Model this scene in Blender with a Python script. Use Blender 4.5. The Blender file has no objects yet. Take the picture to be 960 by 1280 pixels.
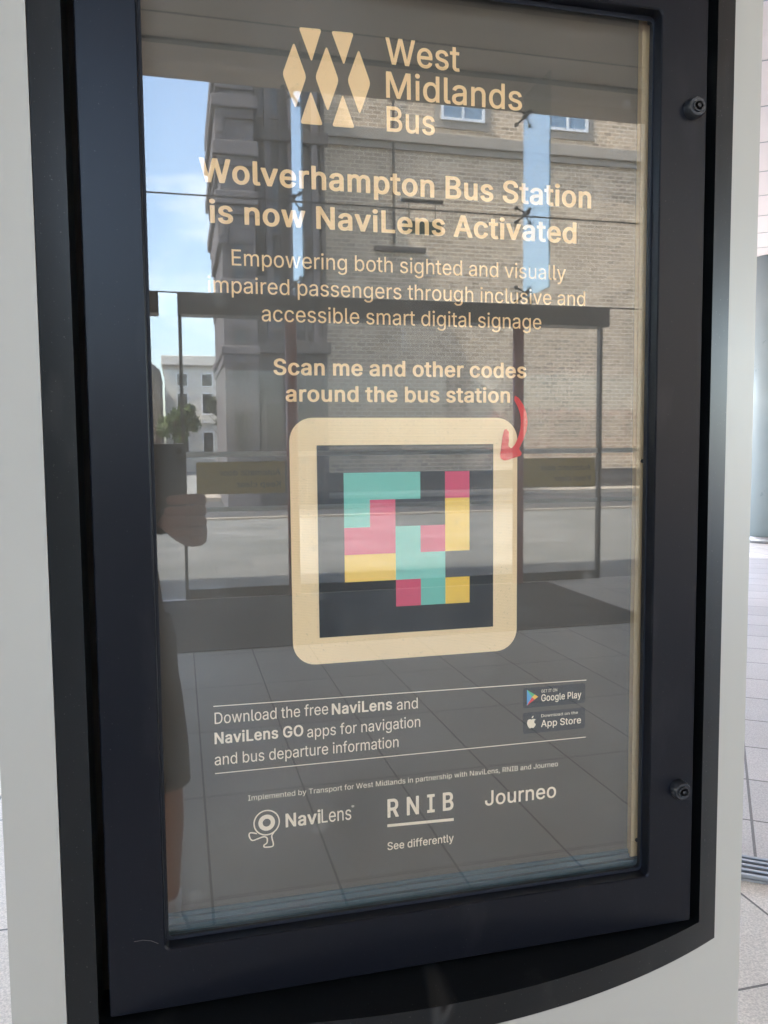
import bpy, bmesh, math, random
from mathutils import Vector, Matrix

# ------------------------------------------------------------------ scene, camera, sky, sun
S = bpy.context.scene
COL = S.collection
S.render.resolution_x, S.render.resolution_y = 768, 1024
S.view_settings.view_transform = 'Standard'
S.view_settings.look = 'None'
S.view_settings.gamma = 1.0
S.view_settings.use_curve_mapping = False
S.view_settings.exposure = 4.1
S.cycles.max_bounces = 10
S.cycles.diffuse_bounces = 4
S.cycles.glossy_bounces = 4
S.cycles.transmission_bounces = 4
S.cycles.transparent_max_bounces = 24
S.cycles.caustics_reflective = False
S.cycles.caustics_refractive = False
S.cycles.sample_clamp_indirect = 6.0
S.cycles.use_adaptive_sampling = False
S.cycles.use_denoising = True
S.cycles.denoiser = 'OPENIMAGEDENOISE'

YAW, PITCH, ROLL = math.radians(14.058), math.radians(-4.408), math.radians(-0.525)
fw = Vector((math.sin(YAW)*math.cos(PITCH), math.cos(YAW)*math.cos(PITCH), math.sin(PITCH)))
rt = Vector((math.cos(YAW), -math.sin(YAW), 0.0))
up = rt.cross(fw)
r2 = rt*math.cos(ROLL) + up*math.sin(ROLL)
u2 = -rt*math.sin(ROLL) + up*math.cos(ROLL)
cd = bpy.data.cameras.new('camera')
cd.sensor_fit = 'VERTICAL'; cd.sensor_height = 36.0; cd.lens = 28.69
cd.clip_start = 0.05; cd.clip_end = 2000.0
cam = bpy.data.objects.new('camera', cd); COL.objects.link(cam)
M = Matrix((r2, u2, -fw)).transposed().to_4x4()
M.translation = Vector((0.0322, -0.9883, 1.5))
cam.matrix_world = M
S.camera = cam

SUN_EL, SUN_ROT = math.radians(60), math.radians(-74)
W = bpy.data.worlds.new('World'); S.world = W; W.use_nodes = True
nt = W.node_tree
bgn = nt.nodes['Background']; bgn.inputs['Strength'].default_value = 0.15
sky = nt.nodes.new('ShaderNodeTexSky'); sky.sky_type = 'NISHITA'; sky.sun_disc = False
sky.sun_elevation = SUN_EL; sky.sun_rotation = SUN_ROT
sky.air_density = 1.0; sky.dust_density = 2.6; sky.ozone_density = 1.0
tc = nt.nodes.new('ShaderNodeTexCoord')
mp = nt.nodes.new('ShaderNodeMapping'); mp.inputs['Scale'].default_value = (1, 1, 2.6)
nz = nt.nodes.new('ShaderNodeTexNoise'); nz.inputs['Scale'].default_value = 2.3; nz.inputs['Detail'].default_value = 7; nz.inputs['Roughness'].default_value = 0.58
cr = nt.nodes.new('ShaderNodeValToRGB'); cr.color_ramp.elements[0].position = 0.56; cr.color_ramp.elements[1].position = 0.72
mixc = nt.nodes.new('ShaderNodeMix'); mixc.data_type = 'RGBA'
mixc.inputs['B'].default_value = (5.2, 5.3, 5.4, 1)
nt.links.new(tc.outputs['Generated'], mp.inputs['Vector']); nt.links.new(mp.outputs[0], nz.inputs['Vector'])
nt.links.new(nz.outputs['Fac'], cr.inputs[0]); nt.links.new(cr.outputs[0], mixc.inputs['Factor'])
nt.links.new(sky.outputs[0], mixc.inputs['A']); nt.links.new(mixc.outputs['Result'], bgn.inputs['Color'])

sd = bpy.data.lights.new('sun', 'SUN'); sd.energy = 2.1; sd.angle = math.radians(0.53); sd.color = (1.0, 0.94, 0.86)
sun = bpy.data.objects.new('sun', sd); COL.objects.link(sun)
sdir = Vector((math.sin(SUN_ROT)*math.cos(SUN_EL), math.cos(SUN_ROT)*math.cos(SUN_EL), math.sin(SUN_EL)))
sun.rotation_euler = sdir.to_track_quat('Z', 'Y').to_euler()
sun.location = (-8, 4, 20)

# ------------------------------------------------------------------ materials
def newmat(name):
    m = bpy.data.materials.new(name); m.use_nodes = True
    return m, m.node_tree, m.node_tree.nodes['Principled BSDF']

def paint(name, col, rough=0.5, spec=0.5, metal=0.0, var=0.12, scale=6.0, rvar=0.08, bump=0.0, bscale=60, coat=0.0, stretch=(1, 1, 1), specks=0.0):
    m, t, b = newmat(name)
    b.inputs['Specular IOR Level'].default_value = spec
    b.inputs['Metallic'].default_value = metal
    b.inputs['Coat Weight'].default_value = coat; b.inputs['Coat Roughness'].default_value = 0.08
    co = t.nodes.new('ShaderNodeTexCoord'); mp = t.nodes.new('ShaderNodeMapping'); mp.inputs['Scale'].default_value = stretch
    n = t.nodes.new('ShaderNodeTexNoise'); n.inputs['Scale'].default_value = scale; n.inputs['Detail'].default_value = 6; n.inputs['Roughness'].default_value = 0.6
    t.links.new(co.outputs['Object'], mp.inputs[0]); t.links.new(mp.outputs[0], n.inputs['Vector'])
    mx = t.nodes.new('ShaderNodeMix'); mx.data_type = 'RGBA'
    mx.inputs['A'].default_value = tuple(c*(1-var) for c in col) + (1,)
    mx.inputs['B'].default_value = tuple(min(1, c*(1+var)) for c in col) + (1,)
    t.links.new(n.outputs['Fac'], mx.inputs['Factor']); last = mx.outputs['Result']
    if specks:     # specks and faint wipe marks of settled dust
        for sc, st, lo, hi, k in ((330.0, (1, 1, 1), 0.72, 0.80, 1.0), (16.0, (1, 1, 0.35), 0.60, 0.82, 0.35)):
            mq = t.nodes.new('ShaderNodeMapping'); mq.inputs['Scale'].default_value = st
            ns = t.nodes.new('ShaderNodeTexNoise'); ns.inputs['Scale'].default_value = sc; ns.inputs['Detail'].default_value = 4 if sc < 50 else 1
            t.links.new(co.outputs['Object'], mq.inputs[0]); t.links.new(mq.outputs[0], ns.inputs['Vector'])
            mk_ = t.nodes.new('ShaderNodeMapRange'); mk_.inputs['From Min'].default_value = lo; mk_.inputs['From Max'].default_value = hi
            mk_.inputs['To Max'].default_value = specks*k; t.links.new(ns.outputs['Fac'], mk_.inputs['Value'])
            m3 = t.nodes.new('ShaderNodeMix'); m3.data_type = 'RGBA'; m3.inputs['B'].default_value = (0.30, 0.28, 0.26, 1)
            t.links.new(mk_.outputs[0], m3.inputs['Factor']); t.links.new(last, m3.inputs['A']); last = m3.outputs['Result']
    t.links.new(last, b.inputs['Base Color'])
    mr = t.nodes.new('ShaderNodeMapRange'); mr.inputs['From Min'].default_value = 0.3; mr.inputs['From Max'].default_value = 0.7
    mr.inputs['To Min'].default_value = max(0, rough-rvar); mr.inputs['To Max'].default_value = rough+rvar
    t.links.new(n.outputs['Fac'], mr.inputs['Value']); t.links.new(mr.outputs[0], b.inputs['Roughness'])
    if bump:
        n2 = t.nodes.new('ShaderNodeTexNoise'); n2.inputs['Scale'].default_value = bscale; n2.inputs['Detail'].default_value = 3
        t.links.new(co.outputs['Object'], n2.inputs['Vector'])
        bp = t.nodes.new('ShaderNodeBump'); bp.inputs['Strength'].default_value = bump; bp.inputs['Distance'].default_value = 0.002
        t.links.new(n2.outputs['Fac'], bp.inputs['Height']); t.links.new(bp.outputs[0], b.inputs['Normal'])
    return m

def brickmat(name, c1, c2, mortar, bw, rh, ms, offset=0.5, rot=0.0, shift=(0, 0), vertical=False, speck=0.15, spscale=120, rough=0.75, spec=0.3, stain=0.12):
    m, t, b = newmat(name)
    b.inputs['Specular IOR Level'].default_value = spec; b.inputs['Roughness'].default_value = rough
    co = t.nodes.new('ShaderNodeTexCoord')
    vec = co.outputs['Object']
    if vertical:   # wall in the XZ / YZ plane: use x+y along, z up
        sp = t.nodes.new('ShaderNodeSeparateXYZ'); cb = t.nodes.new('ShaderNodeCombineXYZ'); ad = t.nodes.new('ShaderNodeMath'); ad.operation = 'ADD'
        t.links.new(vec, sp.inputs[0]); t.links.new(sp.outputs[0], ad.inputs[0]); t.links.new(sp.outputs[1], ad.inputs[1])
        t.links.new(ad.outputs[0], cb.inputs[0]); t.links.new(sp.outputs[2], cb.inputs[1]); vec = cb.outputs[0]
    mp = t.nodes.new('ShaderNodeMapping'); mp.inputs['Rotation'].default_value = (0, 0, rot); mp.inputs['Location'].default_value = (shift[0], shift[1], 0)
    t.links.new(vec, mp.inputs[0])
    br = t.nodes.new('ShaderNodeTexBrick'); br.offset = offset; br.inputs['Scale'].default_value = 1.0
    br.inputs['Color1'].default_value = c1 + (1,); br.inputs['Color2'].default_value = c2 + (1,); br.inputs['Mortar'].default_value = mortar + (1,)
    br.inputs['Brick Width'].default_value = bw; br.inputs['Row Height'].default_value = rh; br.inputs['Mortar Size'].default_value = ms
    br.inputs['Mortar Smooth'].default_value = 0.2; br.inputs['Bias'].default_value = 0.0
    t.links.new(mp.outputs[0], br.inputs['Vector'])
    n = t.nodes.new('ShaderNodeTexNoise'); n.inputs['Scale'].default_value = spscale; n.inputs['Detail'].default_value = 4
    n2 = t.nodes.new('ShaderNodeTexNoise'); n2.inputs['Scale'].default_value = 0.9; n2.inputs['Detail'].default_value = 6
    t.links.new(vec, n.inputs['Vector']); t.links.new(vec, n2.inputs['Vector'])
    def rng(src, lo, hi):
        mr = t.nodes.new('ShaderNodeMapRange'); mr.inputs['From Min'].default_value = 0.25; mr.inputs['From Max'].default_value = 0.75
        mr.inputs['To Min'].default_value = lo; mr.inputs['To Max'].default_value = hi
        t.links.new(src, mr.inputs['Value']); return mr.outputs[0]
    mu = t.nodes.new('ShaderNodeMath'); mu.operation = 'MULTIPLY'
    t.links.new(rng(n.outputs['Fac'], 1-speck, 1+speck), mu.inputs[0]); t.links.new(rng(n2.outputs['Fac'], 1-stain, 1+stain), mu.inputs[1])
    vm = t.nodes.new('ShaderNodeVectorMath'); vm.operation = 'SCALE'
    t.links.new(br.outputs['Color'], vm.inputs[0]); t.links.new(mu.outputs[0], vm.inputs['Scale'])
    t.links.new(vm.outputs[0], b.inputs['Base Color'])
    return m

def glass(name, f0, tint, dust=0.0, dcol=(0.78, 0.75, 0.70), rough=0.0):
    """thin architectural glass: Fresnel-weighted mirror over a tinted clear pane, optional film of dust"""
    m = bpy.data.materials.new(name); m.use_nodes = True; t = m.node_tree
    t.nodes.remove(t.nodes['Principled BSDF']); out = t.nodes['Material Output']
    g = t.nodes.new('ShaderNodeNewGeometry'); d = t.nodes.new('ShaderNodeVectorMath'); d.operation = 'DOT_PRODUCT'
    t.links.new(g.outputs['Incoming'], d.inputs[0]); t.links.new(g.outputs['Normal'], d.inputs[1])
    def mth(op, a, b):
        k = t.nodes.new('ShaderNodeMath'); k.operation = op
        for i, v in enumerate((a, b)):
            if v is None: continue
            if isinstance(v, (int, float)): k.inputs[i].default_value = v
            else: t.links.new(v, k.inputs[i])
        return k.outputs[0]
    c = mth('ABSOLUTE', d.outputs['Value'], None)
    p5 = mth('POWER', mth('SUBTRACT', 1.0, c), 5.0)
    fac = mth('ADD', mth('MULTIPLY', p5, 1-f0), f0)
    tr = t.nodes.new('ShaderNodeBsdfTransparent'); tr.inputs['Color'].default_value = tint + (1,)
    gl = t.nodes.new('ShaderNodeBsdfGlossy'); gl.inputs['Roughness'].default_value = rough; gl.inputs['Color'].default_value = (0.97, 0.98, 0.97, 1)
    mx = t.nodes.new('ShaderNodeMixShader')
    t.links.new(fac, mx.inputs[0]); t.links.new(tr.outputs[0], mx.inputs[1]); t.links.new(gl.outputs[0], mx.inputs[2])
    last = mx.outputs[0]
    if dust:
        co = t.nodes.new('ShaderNodeTexCoord')
        def noise(scale, lo, hi, a, b, detail=5, st=(1, 1, 1)):
            mp = t.nodes.new('ShaderNodeMapping'); mp.inputs['Scale'].default_value = st
            n = t.nodes.new('ShaderNodeTexNoise'); n.inputs['Scale'].default_value = scale; n.inputs['Detail'].default_value = detail
            t.links.new(co.outputs['Object'], mp.inputs[0]); t.links.new(mp.outputs[0], n.inputs['Vector'])
            mr = t.nodes.new('ShaderNodeMapRange'); mr.inputs['From Min'].default_value = lo; mr.inputs['From Max'].default_value = hi
            mr.inputs['To Min'].default_value = a; mr.inputs['To Max'].default_value = b
            t.links.new(n.outputs['Fac'], mr.inputs['Value']); return mr.outputs[0]
        smear = noise(7.0, 0.45, 0.75, 0.0, dust*2.2, 6, (1, 1, 0.55))
        blots = noise(26.0, 0.66, 0.74, 0.0, dust*3.0, 2)
        specks = noise(420.0, 0.77, 0.81, 0.0, 0.10, 0)
        s = mth('ADD', mth('ADD', mth('ADD', smear, blots), specks), dust*0.5)
        df = t.nodes.new('ShaderNodeBsdfDiffuse'); df.inputs['Color'].default_value = dcol + (1,)
        m2 = t.nodes.new('ShaderNodeMixShader'); t.links.new(s, m2.inputs[0]); t.links.new(last, m2.inputs[1]); t.links.new(df.outputs[0], m2.inputs[2])
        last = m2.outputs[0]
    t.links.new(last, out.inputs['Surface'])
    return m

def striped(name, col, amp=0.05, period=0.0021):
    """cream print with the faint horizontal lines of a large-format printer"""
    m, t, b = newmat(name); b.inputs['Roughness'].default_value = 0.55; b.inputs['Specular IOR Level'].default_value = 0.25
    co = t.nodes.new('ShaderNodeTexCoord'); w = t.nodes.new('ShaderNodeTexWave'); w.bands_direction = 'Z'
    w.inputs['Scale'].default_value = 0.314/period; w.inputs['Distortion'].default_value = 0.0
    t.links.new(co.outputs['Object'], w.inputs['Vector'])
    n = t.nodes.new('ShaderNodeTexNoise'); n.inputs['Scale'].default_value = 4; t.links.new(co.outputs['Object'], n.inputs['Vector'])
    mu = t.nodes.new('ShaderNodeMath'); mu.operation = 'MULTIPLY'; t.links.new(w.outputs['Fac'], mu.inputs[0]); t.links.new(n.outputs['Fac'], mu.inputs[1])
    mx = t.nodes.new('ShaderNodeMix'); mx.data_type = 'RGBA'
    mx.inputs['A'].default_value = tuple(min(1, c*(1+amp)) for c in col) + (1,); mx.inputs['B'].default_value = tuple(c*(1-3*amp) for c in col) + (1,)
    t.links.new(mu.outputs[0], mx.inputs['Factor']); t.links.new(mx.outputs['Result'], b.inputs['Base Color'])
    return m

MT = dict(
    grey=paint('pale_grey_powder_coat', (0.425, 0.403, 0.362), 0.42, 0.40, var=0.05, scale=2.5, bump=0.05, bscale=900),
    black=paint('black_gloss_panel', (0.006, 0.007, 0.008), 0.30, 0.30, var=0.1, scale=3, rvar=0.008, specks=0.22),
    door=paint('dark_blue_grey_powder_coat', (0.006, 0.007, 0.011), 0.30, 0.22, var=0.08, scale=2.5, rvar=0.015, bump=0.03, bscale=1500, specks=0.14),
    gasket=paint('black_rubber', (0.010, 0.013, 0.022), 0.5, 0.4),
    lining=paint('dark_cabinet_lining', (0.03, 0.04, 0.05), 0.5, 0.4),
    ledge=paint('ledge_blue_green_reflection', (0.03, 0.075, 0.095), 0.35, 0.5, metal=0.2),  # blue-green reflection on the ledge is put into its colour
    rail=paint('tan_clip_rail', (0.47, 0.33, 0.18), 0.45, 0.4, var=0.08),
    lockm=paint('dark_lock_metal', (0.035, 0.037, 0.042), 0.34, 0.5, metal=0.3),
    steel=paint('brushed_steel', (0.34, 0.35, 0.37), 0.4, 0.5, metal=0.8, var=0.08, stretch=(1, 8, 1)),
    print_grey=paint('grey_brown_print', (0.074, 0.065, 0.055), 0.55, 0.25, var=0.03, scale=3),
    cream=paint('cream_print', (0.90, 0.60, 0.31), 0.55, 0.25, var=0.02),
    cream_pale=paint('pale_cream_print', (0.86, 0.73, 0.56), 0.55, 0.25, var=0.02),
    cream_line=striped('cream_lined_print', (0.90, 0.665, 0.385)),
    ink=paint('black_print', (0.012, 0.016, 0.020), 0.5, 0.25, var=0.05),
    teal=striped('teal_print', (0.17, 0.53, 0.43), 0.03), pink=striped('pink_print', (0.68, 0.085, 0.16), 0.03), yellow=striped('yellow_print', (0.90, 0.56, 0.08), 0.03),
    red=paint('red_print', (0.72, 0.05, 0.05), 0.55, 0.25, var=0.05),
    badge=paint('dark_badge_print', (0.016, 0.022, 0.028), 0.55, 0.25),
    p_blue=paint('blue_print', (0.05, 0.32, 0.60), 0.55), p_green=paint('green_print', (0.05, 0.42, 0.16), 0.55), p_amber=paint('amber_print', (0.85, 0.48, 0.05), 0.55),
    case_glass=glass('display_glass', 0.062, (0.995, 0.995, 0.985), dust=0.013, rough=0.006),
    wall_glass=glass('station_wall_glass', 0.035, (0.965, 0.965, 0.95)),
    fin_glass=glass('coated_fin_glass', 0.42, (0.70, 0.82, 0.86)),
    tile=brickmat('granite_paving', (0.53, 0.485, 0.43), (0.62, 0.57, 0.51), (0.13, 0.12, 0.11), 0.43, 0.835, 0.005, 0.0, 0.0, (-0.10, 1.65+0.835*4), speck=0.30, spscale=170, rough=0.5, spec=0.4, stain=0.24),
    tile2=brickmat('pale_granite_paving', (0.40, 0.37, 0.35), (0.46, 0.425, 0.40), (0.13, 0.12, 0.11), 0.84, 0.435, 0.006, 0.0, math.radians(36.0), (0.06, -3.56+0.435*12), speck=0.30, spscale=150, rough=0.55, spec=0.35, stain=0.15),
    outpave=brickmat('pale_outdoor_paving', (0.115, 0.118, 0.11), (0.16, 0.158, 0.15), (0.07, 0.07, 0.07), 0.9, 0.6, 0.012, 0.5, 0.0, speck=0.15, spscale=30, stain=0.15),
    ground=paint('grey_ground', (0.22, 0.22, 0.21), 0.85, 0.2, var=0.2, scale=0.3),
    asphalt=paint('asphalt', (0.055, 0.055, 0.057), 0.8, 0.3, var=0.25, scale=2, bump=0.3),
    mat=paint('dark_entrance_matting', (0.075, 0.07, 0.065), 0.9, 0.15, var=0.3, scale=18),
    soffit=paint('taupe_soffit_panel', (0.54, 0.44, 0.35), 0.6, 0.3, var=0.06, scale=0.7),
    soffit_line=paint('dark_green_trim', (0.008, 0.022, 0.022), 0.4, 0.5),
    white_soffit=paint('white_soffit_board', (0.72, 0.67, 0.66), 0.6, 0.3, var=0.04, scale=0.8),
    roofing=paint('grey_roofing', (0.25, 0.25, 0.26), 0.7),
    bronze=paint('dark_bronze_frame', (0.030, 0.026, 0.025), 0.4, 0.5, metal=0.2),
    redpost=paint('dark_red_steel', (0.28, 0.05, 0.045), 0.4, 0.5),
    bracket=paint('dark_steel_fitting', (0.03, 0.028, 0.03), 0.35, 0.5, metal=0.5),
    white=paint('white_film', (0.80, 0.84, 0.84), 0.5, 0.3, var=0.04),
    sticker=paint('amber_yellow_film', (0.40, 0.29, 0.04), 0.45, 0.4, var=0.05),
    sticker_ink=paint('dark_lettering', (0.05, 0.04, 0.02), 0.6),
    exitg=paint('dark_green_sign', (0.012, 0.13, 0.07), 0.4),
    brick=brickmat('buff_brown_brick', (0.55, 0.42, 0.29), (0.30, 0.225, 0.15), (0.70, 0.59, 0.45), 0.30, 0.13, 0.020, 0.5, vertical=True, speck=0.12, spscale=3, stain=0.12, rough=0.85),
    stone=paint('buff_stone', (0.33, 0.29, 0.24), 0.8, 0.25, var=0.15, scale=1.2),
    sooty=paint('sooty_grey_stone', (0.06, 0.055, 0.053), 0.85, 0.25, var=0.35, scale=1.3, stretch=(1.6, 1.6, 0.35)),
    sooty_pale=paint('grey_stone_pilaster', (0.105, 0.096, 0.10), 0.85, 0.25, var=0.2, scale=1.5, stretch=(1.6, 1.6, 0.3)),
    render=paint('white_render', (0.62, 0.60, 0.55), 0.8, 0.25, var=0.1, scale=0.8),
    brown=paint('brown_stone', (0.09, 0.07, 0.062), 0.85, 0.25, var=0.2, scale=1.0),
    slate=paint('slate_roof', (0.09, 0.09, 0.10), 0.7),
    winglass=paint('window_glass_painted_sky', (0.16, 0.25, 0.34), 0.06, 0.8, var=0.1, scale=0.6, rvar=0.03),  # the sky's reflected blue is painted into this base colour
    dkglass=paint('dark_window_glass', (0.02, 0.024, 0.028), 0.06, 0.6, var=0.2, scale=0.6, rvar=0.03),
    frame_w=paint('white_window_frame', (0.72, 0.74, 0.76), 0.5),
    bark=paint('bark', (0.07, 0.05, 0.035), 0.9, 0.2, var=0.3, scale=8),
    leaf=paint('green_leaves', (0.075, 0.11, 0.035), 0.6, 0.3, var=0.45, scale=1.8),
    leaf_dk=paint('dark_leaves', (0.045, 0.055, 0.03), 0.6, 0.3, var=0.4, scale=1.8),
    column=paint('blue_grey_column_paint', (0.24, 0.29, 0.31), 0.35, 0.5, var=0.05),
    bus_red=paint('red_bus_paint', (0.55, 0.03, 0.03), 0.25, 0.5, coat=0.4), bus_blue=paint('dark_blue_bus_skirt', (0.03, 0.06, 0.12), 0.3, 0.5),
    tyre=paint('tyre_rubber', (0.02, 0.02, 0.02), 0.8),
    skin=paint('skin', (0.36, 0.175, 0.125), 0.5, 0.4, var=0.12, scale=20, bump=0.1, bscale=300),
    hair=paint('brown_hair', (0.045, 0.03, 0.02), 0.5, 0.4, var=0.4, scale=60, stretch=(3, 3, 0.3)),
    tee=paint('dark_tee_cloth', (0.035, 0.033, 0.036), 0.85, 0.2, var=0.2, scale=14),
    shorts=paint('charcoal_shorts_cloth', (0.045, 0.047, 0.047), 0.85, 0.2, var=0.2, scale=12),
    shoe=paint('white_shoe', (0.72, 0.73, 0.76), 0.5, 0.4, var=0.1, scale=12),
    sole=paint('grey_sole', (0.25, 0.25, 0.26), 0.7),
    phone=paint('dark_phone_case', (0.028, 0.028, 0.032), 0.3, 0.5), lens=paint('lens_glass', (0.01, 0.01, 0.014), 0.05, 0.7),
    rim_highlight=paint('phone_rim_highlight', (0.6, 0.6, 0.62), 0.3, 0.5, metal=0.6), eye=paint('eye_white', (0.7, 0.7, 0.68), 0.3), lip=paint('lips', (0.36, 0.13, 0.11), 0.5),
    hairline=paint('pale_fibre', (0.16, 0.145, 0.125), 0.6),
)

# ------------------------------------------------------------------ object helpers
BASE = {}
def thing(name, label, cat, loc=(0, 0, 0), group=None):
    o = bpy.data.objects.new(name, None); COL.objects.link(o); o.location = loc; o.empty_display_size = 0.1
    o['label'] = label; o['category'] = cat
    if group: o['group'] = group
    BASE[o] = Vector(loc)
    return o

def obj(name, bm, mat, parent=None, smooth=False, kind=None, label=None):
    """link a bmesh (built in world coordinates) as ONE object; its origin goes to the base of the thing it belongs to"""
    base = BASE.get(parent, Vector((0, 0, 0)))
    if isinstance(bm, bmesh.types.BMesh):
        me = bpy.data.meshes.new(name); bm.to_mesh(me); bm.free()
    else:
        me = bm
    me.transform(Matrix.Translation(-base))
    me.materials.clear(); me.materials.append(MT[mat] if isinstance(mat, str) else mat)
    for p in me.polygons: p.use_smooth = smooth
    o = bpy.data.objects.new(name, me); COL.objects.link(o)
    if parent is not None: o.parent = parent
    BASE[o] = base
    if kind: o['kind'] = kind
    if label: o['label'] = label
    return o

def B(): return bmesh.new()
def box(bm, x0, x1, y0, y1, z0, z1, bev=0.0, mtx=None):
    r = bmesh.ops.create_cube(bm, size=1.0)
    vs = r['verts']
    for v in vs:
        v.co = Vector(((x0+x1)/2+v.co.x*(x1-x0), (y0+y1)/2+v.co.y*(y1-y0), (z0+z1)/2+v.co.z*(z1-z0)))
    if bev:
        es = {e for v in vs for e in v.link_edges}
        r = bmesh.ops.bevel(bm, geom=list(es), offset=bev, segments=2, affect='EDGES', profile=0.5)
        vs = list({v for f in r['faces'] for v in f.verts} | {v for v in vs if v.is_valid})
    if mtx is not None:
        bmesh.ops.transform(bm, matrix=mtx, verts=[v for v in vs if v.is_valid])
    return vs
def tube(bm, pts, radii, seg=12, cap=True):
    """rings along a path; radii: float, or (rx, ry) across the path"""
    pts = [Vector(p) for p in pts]; rings = []
    n = len(pts); prev = None
    for i, p in enumerate(pts):
        d = (pts[min(i+1, n-1)] - pts[max(i-1, 0)]).normalized()
        a = Vector((1, 0, 0)) if abs(d.x) < 0.8 else Vector((0, 1, 0))
        u = (a - d*a.dot(d)).normalized() if prev is None else (prev - d*prev.dot(d)).normalized()
        prev = u; v = d.cross(u); r = radii[i] if isinstance(radii, (list, tuple)) else radii
        ru, rv = r if isinstance(r, (list, tuple)) else (r, r)
        rings.append([bm.verts.new(p + u*ru*math.cos(2*math.pi*k/seg) + v*rv*math.sin(2*math.pi*k/seg)) for k in range(seg)])
    for a, b in zip(rings, rings[1:]):
        for k in range(seg): bm.faces.new((a[k], a[(k+1) % seg], b[(k+1) % seg], b[k]))
    if cap:
        bm.faces.new(rings[0][::-1]); bm.faces.new(rings[-1])
    return rings
def cyl(bm, p0, p1, r, seg=24): tube(bm, [p0, p1], r, seg)
def prism(bm, outline, y0, y1):
    """outline in x,z, extruded from y0 to y1"""
    a = [bm.verts.new((x, y0, z)) for x, z in outline]; b = [bm.verts.new((x, y1, z)) for x, z in outline]
    n = len(a); bm.faces.new(a); bm.faces.new(b[::-1])
    for i in range(n): bm.faces.new((a[(i+1) % n], a[i], b[i], b[(i+1) % n]))
    bmesh.ops.recalc_face_normals(bm, faces=bm.faces)
def sheet(bm, pts, z):
    f = bm.faces.new([bm.verts.new((x, y, z)) for x, y in pts])
    if f.normal.z < 0 or f.calc_area() < 0: f.normal_flip()
    bmesh.ops.recalc_face_normals(bm, faces=[f])
    f.normal_update()
    if f.normal.z < 0: f.normal_flip()

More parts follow.
